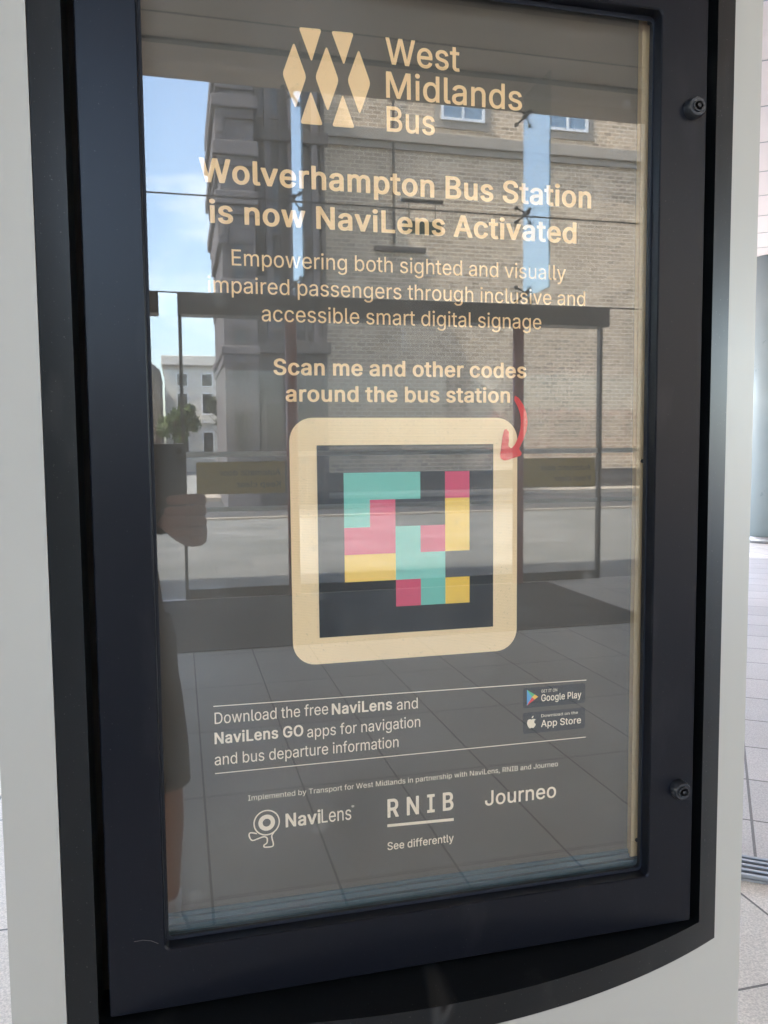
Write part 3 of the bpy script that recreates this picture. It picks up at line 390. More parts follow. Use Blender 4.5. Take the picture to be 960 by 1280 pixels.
MS459;71,43 82,33 104,18 124,9 150,0 196,-8 252,-8 298,0 319,7 344,18 367,34 387,53 400,72 409,89 416,112 418,125 418,159 415,176 409,194 399,211 389,224 362,247 324,268 283,282 206,302 161,319 137,337 129,350 125,366 125,378 130,398 140,413 150,423 160,429 182,439 199,443 224,445 243,444 265,440 283,433 298,425 311,413 318,403 324,390 327,372 332,367 401,366 408,368 411,372 408,401 401,422 393,437 381,454 366,469 337,490 304,504 260,514 226,516 182,512 144,502 106,484 88,470 74,457 59,436 50,418 44,398 42,384 42,357 45,337 50,322 58,306 70,291 89,273 103,264 140,245 178,233 250,214 299,196 314,186 326,175 332,164 335,152 335,133 331,117 322,102 310,89 296,80 279,72 259,66 235,63 213,63 189,66 162,75 148,82 135,93 124,108 118,121 115,142 109,147 33,147 28,143 28,136 36,97 51,67
MW698;146,4 155,0 231,0 240,4 329,321 343,377 359,312 446,4 455,0 530,0 537,2 540,5 543,14 678,492 678,505 669,509 603,509 596,507 593,503 517,218 492,117 477,182 390,503 387,507 380,509 306,509 299,507 296,503 291,486 209,183 193,117 172,207 93,502 89,507 82,509 16,509 9,507 6,503 6,498
Ma401;44,39 62,21 90,5 110,-2 141,-8 180,-8 219,1 250,17 266,33 267,6 272,1 337,0 346,4 347,258 345,282 341,301 331,324 317,343 300,359 274,373 252,381 212,388 174,388 144,383 109,372 81,357 54,333 41,314 31,293 32,286 38,282 93,267 105,267 110,270 114,280 125,295 148,311 176,320 214,320 234,314 245,307 255,297 263,279 265,270 265,249 261,242 245,237 168,228 111,217 83,207 57,193 40,176 33,167 24,146 21,131 20,108 24,78 31,59;117,75 106,88 102,103 102,116 106,131 118,144 134,153 160,161 217,168 266,177 265,131 260,112 249,93 229,75 207,64 173,59 143,62 134,65
Md436;74,43 94,24 115,11 147,-2 172,-7 210,-8 248,0 261,6 279,17 294,31 302,42 303,6 308,1 372,0 381,4 382,503 379,507 372,509 311,509 304,507 301,503 301,341 279,364 250,380 214,388 178,388 146,382 129,376 106,365 80,344 57,316 38,279 30,252 25,220 24,176 28,139 38,102 53,71;147,80 132,97 122,113 113,138 109,155 106,185 107,213 111,237 117,257 124,272 136,290 149,302 169,314 198,320 222,319 240,314 260,302 273,290 288,266 295,246 301,214 302,185 299,154 290,121 282,105 270,88 256,76 232,64 217,61 185,62 169,67
Me416;71,49 94,28 124,10 154,-1 194,-8 239,-7 266,-2 288,5 323,23 351,48 366,71 373,86 375,98 370,103 315,116 300,116 296,113 289,97 282,87 269,76 251,66 223,60 187,62 173,66 156,74 133,93 125,104 116,121 107,156 107,164 371,164 378,166 381,170 381,217 378,244 372,270 363,294 352,314 340,331 318,352 296,366 260,381 223,388 187,388 153,382 120,369 93,352 66,325 44,289 33,260 26,227 24,175 29,134 37,107 54,72;107,230 115,260 123,275 133,289 145,301 158,309 177,317 193,320 218,320 230,318 250,310 266,299 277,286 288,267 298,231
Mf266;72,4 81,0 142,0 149,2 152,6 152,317 228,317 235,319 238,323 237,379 228,383 152,383 153,429 161,448 166,453 176,458 186,460 205,460 228,455 237,459 253,510 252,517 244,522 212,528 178,529 139,522 113,509 105,503 86,483 74,458 71,442 71,383 6,383 -1,381 -4,377 -4,323 -1,319 6,317 71,317
Mg437;65,-96 91,-117 128,-135 150,-141 182,-145 230,-145 279,-137 310,-125 337,-108 352,-93 363,-79 377,-48 382,-21 382,377 379,381 372,383 313,383 306,381 303,377 302,340 297,348 284,361 265,373 245,382 214,388 179,388 155,384 123,373 98,359 71,334 55,313 38,279 29,249 25,222 24,179 29,138 38,108 54,77 68,58 91,37 121,19 146,11 179,5 220,6 250,13 279,28 301,49 301,-11 298,-25 294,-37 286,-49 266,-66 241,-76 223,-79 189,-79 175,-77 160,-72 143,-63 127,-49 109,-26 100,-24 89,-28 50,-49 41,-57 41,-63 45,-71;146,91 133,104 122,120 114,140 108,166 106,188 107,215 112,242 120,265 136,290 148,302 167,313 182,318 198,320 222,319 243,313 263,301 279,283 291,261 298,239 302,212 302,176 298,150 290,126 276,103 264,91 249,81 233,76 216,73 186,74 161,81
Mi179;44,4 53,0 114,0 121,2 124,6 124,377 121,381 114,383 53,383 46,381 43,377;40,449 53,437 63,432 76,429 91,429 113,436 127,448 135,462 136,486 130,500 117,514 99,522 80,524 68,522 54,516 42,506 32,488 32,464
Ml201;61,27 74,15 88,7 102,2 123,-2 164,-1 185,3 190,8 190,17 179,64 170,68 160,66 135,67 127,76 124,89 124,503 121,507 114,509 53,509 46,507 43,503 43,73 48,50
Mn422;44,4 53,0 114,0 121,2 124,6 124,240 127,258 136,280 153,301 172,312 198,319 228,318 250,310 269,294 281,271 286,244 287,4 296,0 357,0 366,4 367,260 365,277 356,310 345,332 333,347 312,366 290,377 268,384 244,388 211,388 181,382 157,372 134,357 122,344 122,377 117,382 53,383 44,379
Mo427;73,48 102,22 137,4 160,-3 182,-7 224,-8 263,-1 299,14 326,32 352,59 362,74 374,97 386,134 391,172 389,229 382,261 376,278 362,306 345,330 318,355 288,372 264,381 247,385 226,388 188,388 173,386 139,377 109,363 89,348 64,322 44,289 32,257 26,228 24,176 29,135 38,105 54,73;151,78 137,91 127,105 118,123 109,155 106,183 107,210 111,234 118,257 126,273 137,289 151,302 169,313 184,318 200,320 225,319 241,315 256,308 276,292 290,272 302,243 309,205 309,175 307,158 300,130 289,106 277,89 263,77 238,64 209,60 191,61 169,67
Mp436;44,-135 53,-139 114,-139 121,-137 124,-133 124,40 130,32 151,14 174,1 186,-3 214,-8 245,-8 265,-5 293,3 306,9 332,25 348,40 362,56 382,91 393,123 400,168 400,213 392,262 381,292 372,309 357,331 330,357 300,374 279,382 247,388 211,388 192,385 172,379 148,366 132,352 122,339 122,377 117,382 53,383 46,381 43,377;164,80 149,95 138,113 130,135 125,157 123,174 123,208 127,237 134,260 150,288 161,300 176,310 193,317 213,320 237,319 250,316 267,308 286,293 297,278 310,249 317,216 318,177 315,153 309,130 297,104 287,90 267,73 248,64 233,61 201,62 187,66
Mr271;44,4 53,0 114,0 123,4 124,248 128,266 135,280 145,293 170,309 185,314 201,316 229,315 242,312 252,316 253,382 250,386 243,388 207,389 176,384 149,372 136,364 123,350 122,377 117,382 53,383 44,379
Ms377;52,41 76,19 107,4 146,-6 164,-8 200,-8 229,-4 265,7 288,18 299,26 322,49 334,71 339,86 341,98 341,125 333,153 319,175 299,192 269,207 234,218 191,227 149,239 133,247 125,255 119,270 120,287 123,295 131,304 152,317 165,321 187,323 210,321 231,312 249,294 259,272 263,270 269,269 279,270 331,283 334,287 334,292 322,321 308,341 286,362 259,376 233,384 207,388 159,387 123,379 96,367 72,351 55,333 44,313 38,294 37,259 44,233 59,209 76,194 113,175 142,166 217,149 235,143 244,137 253,127 257,117 258,104 256,95 249,83 230,69 207,61 179,59 150,63 129,73 113,89 105,111 99,117 89,118 32,107 26,101 28,85 40,57
Mt239;76,31 87,20 103,10 119,3 146,-3 194,-3 217,2 223,8 214,54 209,66 201,68 181,64 155,65 143,73 138,83 136,95 136,317 204,317 211,319 214,323 214,377 211,381 204,383 136,383 136,466 133,470 126,472 65,472 58,470 55,466 55,383 6,383 -1,381 -4,377 -3,321 6,317 55,317 55,83 61,56
Mu422;77,36 89,24 108,12 135,1 159,-4 196,-5 228,1 250,10 265,18 274,25 287,40 288,6 293,1 357,0 366,4 367,377 364,381 357,383 296,383 289,381 286,377 286,145 283,127 274,104 266,92 255,81 232,69 209,64 184,65 169,69 159,74 145,84 138,93 128,114 124,135 123,379 114,383 53,383 44,379 43,120 46,99 52,78 65,51
My401;38,-131 48,-136 76,-141 104,-141 131,-136 145,-131 167,-118 182,-105 197,-85 216,-48 377,361 381,371 381,377 378,381 371,383 305,383 296,379 213,159 195,102 178,154 94,379 85,383 18,383 9,379 8,370 152,7 137,-36 130,-49 120,-62 110,-69 100,-72 84,-72 66,-68 56,-69 52,-72 37,-124"""
FONT = {}
for ln in GLYPHS.split('\n'):
    k = ln[:2]; parts = ln[2:].split(';')
    FONT[k] = (int(parts[0]), [[tuple(map(int, p.split(','))) for p in l.split(' ')] for l in parts[1:]])

def fill(loops):
    """2D loops -> mesh in the x,y plane, holes cut by even-odd"""
    c = bpy.data.curves.new('tmp', 'CURVE'); c.dimensions = '2D'; c.fill_mode = 'FRONT'
    for l in loops:
        s = c.splines.new('POLY'); s.points.add(len(l)-1); s.use_cyclic_u = True
        for i, (x, y) in enumerate(l): s.points[i].co = (x, y, 0, 1)
    o = bpy.data.objects.new('tmp', c)
    me = bpy.data.meshes.new_from_object(o)
    bpy.data.objects.remove(o); bpy.data.curves.remove(c)
    return me

def text_loops(runs, x0, x1, z, cap, track=0):
    """runs: [(style, text)...]; fitted between x0 and x1 on baseline z with capital height cap"""
    pen = 0; raw = []
    for st, s in runs:
        for ch in s:
            if ch == ' ': pen += 188 + track; continue
            adv, loops = FONT[st+ch]
            for l in loops: raw.append([(x+pen, y) for x, y in l])
            pen += adv + track
    lo = min(x for l in raw for x, y in l); hi = max(x for l in raw for x, y in l)
    sx = (x1-x0)/(hi-lo); sz = cap/515.0
    return [[(x0+(x-lo)*sx, z+y*sz) for x, y in l] for l in raw]

def flat(name, loops, mat, parent, y, label=None, flip=False):
    """printed shape standing in the x,z plane facing -y (flip: facing +y, reading from the other side)"""
    if flip:
        cx = (min(x for l in loops for x, _ in l) + max(x for l in loops for x, _ in l))/2
        loops = [[(2*cx-x, z) for x, z in l] for l in loops]
    me = fill(loops)
    for v in me.vertices: v.co = Vector((v.co.x, y, v.co.y))
    if flip: me.flip_normals()
    want = 1.0 if flip else -1.0
    me.update()
    if len(me.polygons) and me.polygons[0].normal.y*want < 0: me.flip_normals()
    return obj(name, me, mat, parent, label=label)

def rounded(pts, r, n=5):
    """polygon with its corners rounded"""
    out = []; k = len(pts)
    for i in range(k):
        p = Vector(pts[i]); a = Vector(pts[i-1]); b = Vector(pts[(i+1) % k])
        da = (a-p); db = (b-p); rr = min(r, da.length*0.45, db.length*0.45)
        pa = p+da.normalized()*rr; pb = p+db.normalized()*rr
        for j in range(n+1):
            t = j/n; q = pa*(1-t)**2 + p*2*t*(1-t) + pb*t*t
            out.append((q.x, q.y))
    return out
def rrect(x0, x1, z0, z1, r, n=8):
    out = []
    for cx, cz, a0 in ((x1-r, z1-r, 0), (x0+r, z1-r, 90), (x0+r, z0+r, 180), (x1-r, z0+r, 270)):
        for j in range(n+1):
            a = math.radians(a0+90*j/n); out.append((cx+r*math.cos(a), cz+r*math.sin(a)))
    return out
def circ(cx, cz, rx, rz=None, n=40): return [(cx+rx*math.cos(2*math.pi*i/n), cz+(rz or rx)*math.sin(2*math.pi*i/n)) for i in range(n)]
def catmull(pts, n=4, closed=True):
    out = []; k = len(pts)
    for i in range(k if closed else k-1):
        g = lambda j: Vector(pts[j % k]) if closed else Vector(pts[max(0, min(k-1, j))])
        p0, p1, p2, p3 = g(i-1), g(i), g(i+1), g(i+2)
        for j in range(n):
            t = j/n
            q = 0.5*((2*p1)+(p2-p0)*t+(2*p0-5*p1+4*p2-p3)*t*t+(3*p1-p0-3*p2+p3)*t**3); out.append((q.x, q.y))
    if not closed: out.append(tuple(pts[-1]))
    return out
def stroke(pts, w):
    """closed band of width w along an open polyline"""
    L, R = [], []
    for i, p in enumerate(pts):
        d = (Vector(pts[min(i+1, len(pts)-1)])-Vector(pts[max(i-1, 0)])).normalized(); n = Vector((-d.y, d.x))*w/2
        L.append(tuple(Vector(p)+n)); R.append(tuple(Vector(p)-n))
    return L+R[::-1]

# ------------------------------------------------------------------ ground, floors, road
b = B(); sheet(b, [(-600, -600), (600, -600), (600, 600), (-600, 600)], 0.0); obj('ground', b, 'ground', kind='structure')
b = B(); sheet(b, [(-26, -7.40), (26, -7.40), (26, 15), (-26, 15)], 0.004); obj('station_floor', b, 'tile', kind='structure')
b = B(); sheet(b, [(-40, -16.8), (60, -16.8), (60, -7.41), (-40, -7.41)], 0.004); obj('pavement', b, 'outpave', kind='structure')
b = B(); sheet(b, [(-60, -23.4), (80, -23.4), (80, -17.0), (-60, -17.0)], 0.008); obj('road', b, 'asphalt', kind='structure')
b = B(); box(b, -60, 80, -16.99, -16.81, 0.0, 0.05); obj('kerb', b, 'stone', kind='structure')
b = B(); box(b, -60, 80, -25.2, -23.42, 0.0, 0.12); obj('far_pavement', b, 'stone', kind='structure')
# turned paving field beyond the sliding-door track (direction of the track: 36 degrees off the totem's face)
TD = Vector((0.809, -0.588, 0)); TN = Vector((0.588, 0.809, 0)); T0 = Vector((1.96, 1.475, 0))
q = [T0-TD*14, T0+TD*9, T0+TD*9+TN*9, T0-TD*14+TN*12]
b = B(); sheet(b, [(min(25, max(-25, p.x)), min(14.9, p.y)) for p in q], 0.008); obj('turned_paving', b, 'tile2', kind='structure')

t = thing('floor_track', 'ribbed steel sliding door track set into pale paving beside the totem', 'floor track', tuple(T0))
rot = Matrix.Translation(T0) @ Matrix(((TD.x, TN.x, 0), (TD.y, TN.y, 0), (0, 0, 1))).to_4x4()
b = B(); box(b, -10, 6, -0.155, -0.002, 0.0, 0.012, mtx=rot); obj('track_base', b, 'steel', t)
b = B()
for d in (-0.150, -0.115, -0.08, -0.045, -0.016): box(b, -10, 6, d, d+0.012, 0.012, 0.026, 0.002, mtx=rot)
obj('track_ribs', b, 'steel', t)

m = thing('entrance_mat', 'dark entrance mat on the floor inside the glass doors', 'mat', (-1.2, -6.2, 0.004))
b = B(); box(b, -6.5, 3.95, -7.26, -5.14, 0.004, 0.012); obj('mat_pile', b, 'mat', m)
b = B(); box(b, -6.53, 3.98, -5.138, -5.11, 0.004, 0.014); box(b, 3.952, 3.98, -7.26, -5.14, 0.004, 0.014); obj('mat_edge', b, 'bronze', m)

# ------------------------------------------------------------------ roof over the station
t = thing('canopy_roof', 'broad taupe soffit with dark trim lines over the glass wall', 'roof', (0, 0, 5.2))
b = B(); box(b, -26, 26, -7.75, 2.2, 5.24, 5.55); obj('soffit', b, 'soffit', t)
b = B(); box(b, -26.05, 26.05, -7.78, 2.2, 5.551, 5.66); obj('roof_deck', b, 'roofing', t)
b = B(); box(b, -26, 26, -6.98, -6.91, 5.215, 5.242); obj('trim_strip', b, 'soffit_line', t)
for y in (-6.47, -5.5, -4.5, -3.5, -2.5, -1.5, -0.5, 0.5, 1.5):
    b = B(); box(b, -26, 26, y-0.007, y+0.007, 5.234, 5.2415); obj('soffit_joint', b, 'soffit_line', t)
t = thing('boarded_canopy', 'white boarded canopy soffit behind the totem at upper right', 'canopy', (4, 8, 4.3))
b = B(); box(b, -26, 26, 2.21, 14.0, 4.35, 4.8, 0.05); obj('board_soffit', b, 'white_soffit', t)
rot2 = Matrix.Translation((4, 8, 0)) @ Matrix(((TD.x, TN.x, 0), (TD.y, TN.y, 0), (0, 0, 1))).to_4x4()
for k in range(-4, 5):
    b = B(); box(b, -4.5, 4.5, k*0.9-0.004, k*0.9+0.004, 4.346, 4.352, mtx=rot2); obj('board_joint', b, 'column', t)
b = B(); box(b, -26, 26, 2.201, 2.209, 4.36, 5.9); obj('fascia', b, 'frame_w', t)

def round_column(x, y, label):
    t = thing('round_column', label, 'column', (x, y, 0))
    b = B(); cyl(b, (x, y, 0.10), (x, y, 4.349), 0.42, 48); obj('shaft', b, 'column', t, True)
    b = B(); cyl(b, (x, y, 0.0), (x, y, 0.10), 0.455, 48); obj('collar', b, 'steel', t, True)
round_column(9.02, 9.9, 'round blue grey column standing on pale paving right of the totem')

t = thing('parked_bus', 'red single deck bus parked beyond the round column', 'bus', (15.5, 17.5, 0))
b = B(); box(b, 13.4, 24.2, 16.2, 18.7, 0.95, 3.1, 0.12); obj('body', b, 'bus_red', t)
b = B(); box(b, 13.43, 24.17, 16.23, 18.67, 0.32, 0.949, 0.05); obj('skirt', b, 'bus_blue', t)
for i in range(6):
    b = B(); box(b, 13.8+i*1.7, 15.35+i*1.7, 16.185, 16.25, 1.95, 2.75, 0.02); obj('window', b, 'dkglass', t)
b = B(); box(b, 13.385, 13.45, 16.5, 18.4, 1.5, 2.8, 0.02); obj('rear_window', b, 'dkglass', t)
for x in (15.6, 21.8):
    for y in (16.17, 18.45):
        b = B(); cyl(b, (x, y, 0.48), (x, y+0.28, 0.48), 0.48, 28); obj('wheel', b, 'tyre', t)

# ------------------------------------------------------------------ glass wall facing the street
GY = -7.38
t = thing('glass_wall', 'tall structural glass wall with blue fins looking out to the street', 'glass wall', (2.5, GY, 0))
FX = [1.22+2.5*k for k in range(-4, 6)]
edges = [FX[0]-2.5]+FX+[FX[-1]+2.5]
for i in range(len(edges)-1):
    for z0, z1 in ((3.06, 4.0), (4.0, 5.236)):
        b = B(); box(b, edges[i]+0.006, edges[i+1]-0.006, GY-0.006, GY+0.006, z0+0.006, z1-0.006); obj('glass_pane', b, 'wall_glass', t)
    if edges[i] > 3.7 or edges[i] < -3.7:
        b = B(); box(b, edges[i]+0.006, edges[i+1]-0.006, GY-0.006, GY+0.006, 0.02, 3.05); obj('glass_pane', b, 'wall_glass', t)
for z in (3.055, 4.0):
    b = B(); box(b, edges[0], edges[-1], GY-0.005, GY+0.005, z-0.007, z+0.007); obj('joint_seal', b, 'bracket', t)
for x in FX[3:]:
    f = B(); box(f, x-0.009, x+0.009, GY+0.03, GY+0.66, 3.12, 5.235); fo = obj('glass_fin', f, 'fin_glass', t)
    for z in (3.16, 4.0, 5.02):
        b = B()
        for sx in (-1, 1):
            for sz in (-1, 1):
                cyl(b, (x, GY+0.10, z), (x+sx*0.085, GY+0.02, z+sz*0.075), 0.010, 8)
                cyl(b, (x+sx*0.085, GY+0.008, z+sz*0.075), (x+sx*0.085, GY+0.03, z+sz*0.075), 0.022, 12)
        cyl(b, (x, GY+0.03, z), (x, GY+0.16, z), 0.03, 12)
        obj('spider_bracket', b, 'bracket', fo)

t = thing('entrance_screen', 'dark framed glass entrance screen with red posts and white safety stripes', 'entrance screen', (2.2, GY, 0))
b = B(); box(b, 0.06, 4.74, GY-0.16, GY+0.07, 2.84, 3.04, 0.006); obj('header_beam', b, 'bronze', t)
b = B(); box(b, -3.7, -0.12, GY-0.16, GY+0.07, 2.84, 3.04, 0.006); obj('header_beam', b, 'bronze', t)
for x in (-0.26, 0.08, 4.66):
    b = B(); box(b, x-0.017, x+0.017, GY-0.04, GY+0.03, 0.0, 2.838); obj('door_post', b, 'bronze', t)
for x in (1.16, 3.63):
    b = B(); cyl(b, (x, GY+0.10, 0.0), (x, GY+0.10, 2.838), 0.06, 20); obj('steel_post', b, 'redpost', t, True)
for x0, x1 in ((0.10, 2.36), (2.37, 4.64), (-3.7, -0.28)):
    b = B(); box(b, x0, x1, GY-0.02, GY+0.012, 0.004, 0.10); obj('bottom_rail', b, 'bronze', t)
    b = B(); box(b, x0, x1, GY-0.006, GY+0.006, 0.101, 2.838); obj('glass_pane', b, 'wall_glass', t)
b = B(); box(b, -0.242, 0.062, GY-0.006, GY+0.006, 0.03, 2.838); obj('glass_pane', b, 'wall_glass', t)
for z0, z1 in ((1.435, 1.49), (0.88, 0.93)):
    for x0, x1 in ((0.10, 4.64), (-3.7, -0.28), (4.68, 8.70)):
        b = B(); box(b, x0, x1, GY+0.007, GY+0.011, z0, z1); obj('safety_stripe', b, 'white', t)

for x0, x1, lab in ((0.20, 1.09, 'yellow door sticker beside the thin door post near the photographer'), (3.70, 4.61, 'yellow door sticker right of the red post on the far leaf')):
    t = thing('door_sticker', lab, 'sticker', (x0, GY, 1.06), 'yellow stickers on the entrance screen')
    b = B(); box(b, x0, x1, GY+0.0075, GY+0.0095, 1.06, 1.385); obj('film', b, 'sticker', t)
    x = (x0+x1)/2
    flat('lettering', text_loops([('B', 'Automatic door')], x-0.22, x+0.40, 1.245, 0.062), 'sticker_ink', t, GY+0.0105, flip=True)
    flat('lettering', text_loops([('B', 'Keep clear')], x-0.05, x+0.40, 1.125, 0.062), 'sticker_ink', t, GY+0.0105, flip=True)
t = thing('hanging_sign', 'small dark green hanging sign under the glass joint', 'sign', (2.5, -7.1, 3.7))
b = B(); box(b, 2.30, 2.70, -7.13, -7.09, 3.68, 3.80, 0.006); obj('sign_box', b, 'exitg', t)
b = B(); box(b, 2.28, 2.72, -7.125, -7.095, 3.985, 4.02); cyl(b, (2.36, -7.11, 3.80), (2.36, -7.11, 3.985), 0.006, 8); cyl(b, (2.64, -7.11, 3.80), (2.64, -7.11, 3.985), 0.006, 8); obj('hanger', b, 'bracket', t)

t = thing('added_dark_block', 'unseen dark block added at the left to darken the black strip of the totem', 'kiosk', (-8, -4, 0))  # added, unseen: gives the totem's left black strip something dark to reflect
b = B(); box(b, -10.5, -6.2, -7.0, -1.6, 0.01, 3.4); obj('block_body', b, 'bronze', t)
b = B(); box(b, -10.55, -6.1, -7.1, -1.5, 3.401, 3.75, 0.02); obj('fascia', b, 'bracket', t)  # top band of the added block
for y in (-6.4, -4.6, -2.9):
    b = B(); box(b, -6.22, -6.16, y, y+1.1, 0.3, 2.9, 0.01); obj('block_panel', b, 'lining', t)

# ------------------------------------------------------------------ buildings across the street
def window(parent, x0, x1, z0, z1, y, frame='frame_w', pane='winglass', mull=1):
    """casement on a facade whose outer face is at y and looks to +y"""
    b = B(); w = 0.09
    box(b, x0, x0+w, y-0.05, y+0.06, z0, z1); box(b, x1-w, x1, y-0.05, y+0.06, z0, z1)
    box(b, x0+w, x1-w, y-0.05, y+0.06, z0, z0+w); box(b, x0+w, x1-w, y-0.05, y+0.06, z1-w, z1)
    for i in range(mull):
        c = x0+(x1-x0)*(i+1.25)/(mull+1.5); box(b, c-0.04, c+0.04, y-0.05, y+0.055, z0+w, z1-w)
    f = obj('window', b, frame, parent)
    b = B(); box(b, x0+w*0.8, x1-w*0.8, y-0.04, y+0.02, z0+w*0.8, z1-w*0.8); obj('pane', b, pane, f)
    return f
BY = -25.0
t = thing('brick_building', 'long buff brick building with stone band and high windows', 'building', (20, BY-5, 0))
b = B(); box(b, 4.5, 46, BY-9, BY, 0.0, 16.8); obj('wall', b, 'brick', t)
b = B(); box(b, 4.5, 46, BY+0.001, BY+0.22, 11.25, 11.62, 0.02); box(b, 4.5, 46, BY+0.001, BY+0.10, 11.05, 11.25); obj('stone_band', b, 'stone', t)
b = B(); box(b, 4.4, 46.1, BY-9.1, BY+0.35, 16.8, 17.3, 0.04); obj('cornice', b, 'stone', t)
b = B(); box(b, 4.5, 46, BY+0.001, BY+0.06, 0.1, 0.75); obj('plinth', b, 'sooty', t)
b = B(); cyl(b, (6.95, BY+0.09, 8.1), (6.95, BY+0.09, 16.7), 0.045, 10); obj('downpipe', b, 'sooty', t)
b = B(); box(b, 6.3, 8.0, BY+0.001, BY+0.12, 7.85, 8.0); obj('ledge', b, 'sooty', t)
for k in range(10):
    x = 8.55+3.72*k
    b = B(); box(b, x-0.22, x+1.72, BY+0.001, BY+0.05, 11.85, 14.5); sr = obj('window_surround', b, 'stone', t)
    window(t, x, x+1.5, 12.1, 14.2, BY+0.05)
for k in range(6):
    window(t, 22+3.72*k, 23.6+3.72*k, 3.0, 5.2, BY+0.01)

TY = -20.0
t = thing('stone_tower', 'dark sooty stone corner building with stepped cornices on its left edge', 'building', (2.4, TY-3, 0))
b = B(); box(b, 1.22, 2.05, TY-5, TY, 0.0, 10.75); obj('pilaster', b, 'sooty_pale', t)
b = B(); box(b, 1.75, 3.92, TY-5.2, TY-0.5, 0.0, 14.5); obj('wall', b, 'sooty', t)
for x in (2.35, 2.95, 3.55):
    b = B(); box(b, x, x+0.16, TY-0.499, TY-0.32, 4.1, 13.6); obj('rib', b, 'sooty_pale', t)
for z, h, p in ((10.55, 0.40, 0.17), (9.85, 0.30, 0.20), (8.72, 0.36, 0.19), (7.55, 0.34, 0.16), (5.6, 0.16, 0.07), (3.9, 0.22, 0.09)):
    b = B(); box(b, 1.22-p, 2.05+p*0.5, TY-5.1, TY+p, z, z+h, 0.03); box(b, 1.22-p*0.5, 2.05, TY-5.05, TY+p*0.5, z-0.22, z-0.002, 0.02); obj('cornice', b, 'sooty_pale', t)
for z, h, x0, x1 in ((10.95, 1.1, 1.34, 1.95), (9.1, 0.6, 1.10, 1.34), (6.6, 0.7, 1.12, 1.36)):
    b = B(); box(b, x0, x1, TY-4.0, TY+0.10, z, z+h, 0.03); box(b, x0+0.06, x1-0.06, TY-3.8, TY+0.16, z+h*0.25, z+h*0.75, 0.02); obj('ornament', b, 'sooty_pale', t)
for x, w in ((2.12, 0.10), (2.72, 0.09), (3.32, 0.09), (3.80, 0.10)):
    b = B(); box(b, x, x+w, TY-0.499, TY-0.40, 0.2, 14.2); obj('rib', b, 'sooty', t)
for z, h in ((11.8, 0.3), (9.3, 0.3), (6.2, 0.25), (4.0, 0.3)):
    b = B(); box(b, 2.06, 3.98, TY-0.498, TY-0.25, z, z+h, 0.02); obj('string_course', b, 'sooty', t)
for r_ in range(4):
    for c_ in range(2):
        z0 = (1.3, 4.6, 7.0, 9.9)[r_]; x0 = 2.2+0.85*c_
        window(t, x0, x0+0.6, z0, z0+1.5, TY-0.5, 'sooty_pale', 'dkglass', 0)
for r_ in range(3):
    window(t, 1.42, 1.85, 1.2+2.1*r_, 2.5+2.1*r_, TY, 'sooty', 'dkglass', 0)

WY = -60.0
t = thing('white_building', 'pale rendered terrace with rows of dark windows far down the street', 'building', (6, WY-4, 0))
b = B(); box(b, -0.8, 14, WY-9, WY, 0, 7.6); obj('wall', b, 'render', t)
b = B(); box(b, -1.0, 14.2, WY-9.2, WY+0.4, 7.6, 8.3, 0.05); obj('parapet', b, 'render', t)
b = B(); box(b, -0.85, 14.1, WY+0.001, WY+0.25, 3.5, 3.8); obj('string_course', b, 'render', t)
for k in range(7):
    for z0, z1 in ((0.9, 2.9), (4.1, 5.7), (6.1, 7.1)):
        window(t, 0.0+1.75*k, 0.85+1.75*k, z0, z1, WY, 'frame_w', 'dkglass', 0)
t = thing('brown_building', 'dark brown stone building left of the pale terrace', 'building', (-5, -54, 0))
b = B(); box(b, -12, -0.95, -60, -50, 0, 6.3); obj('wall', b, 'brown', t)
prism_b = B(); prism(prism_b, [(-12.2, 6.3), (-0.9, 6.3), (-2.4, 7.6), (-10.8, 7.6)], -60.2, -49.8); obj('roof', prism_b, 'slate', t)
b = B(); box(b, -1.75, -1.45, -52, -51.4, 6.6, 8.1); obj('chimney', b, 'brown', t)
for k in range(5):
    for z0 in (1.2, 4.2): window(t, -3.0-1.9*k, -2.1-1.9*k, z0, z0+1.5, -50.0, 'frame_w', 'dkglass', 0)

def tree(x, y, h, rx, rz, cz, leaf, label, seed, n=1500, ls=0.16):
    rnd = random.Random(seed)
    t = thing('street_tree', label, 'tree', (x, y, 0), 'trees along the street')
    b = B(); tube(b, [(x, y, 0), (x+0.03, y, h*0.3), (x-0.04, y, h*0.6), (x, y, h*0.9)], [0.12, 0.09, 0.06, 0.02], 8)
    for i in range(7):
        a = rnd.uniform(0, 6.28); z = h*rnd.uniform(0.35, 0.7); L = rx*rnd.uniform(0.5, 0.95)
        tube(b, [(x, y, z), (x+L*0.5*math.cos(a), y+L*0.5*math.sin(a), z+0.3*L), (x+L*math.cos(a), y+L*math.sin(a), z+0.8*L)], [0.04, 0.025, 0.008], 6)
    obj('trunk', b, 'bark', t)
    b = B(); clumps = []
    for i in range(16):
        a = rnd.uniform(0, 6.28); el = rnd.uniform(-1, 1); rr = rnd.uniform(0.35, 0.9)
        clumps.append((x+rx*rr*math.cos(a)*math.sqrt(1-el*el*0.7), y+rx*rr*math.sin(a), cz+rz*rr*el, rnd.uniform(0.22, 0.42)*rx))
    for i in range(n):
        c = rnd.choice(clumps); v = Vector((rnd.gauss(0, 1), rnd.gauss(0, 1), rnd.gauss(0, 1))).normalized()*c[3]*rnd.random()**0.4
        p = Vector(c[:3])+v; u = Vector((rnd.gauss(0, 1), rnd.gauss(0, 1), rnd.gauss(0, 1))).normalized(); w = u.orthogonal().normalized()
        s = ls*rnd.uniform(0.6, 1.3)
        b.faces.new([b.verts.new(p+u*s), b.verts.new(p+w*s*0.5), b.verts.new(p-u*s), b.verts.new(p-w*s*0.5)])
    obj('crown', b, leaf, t)
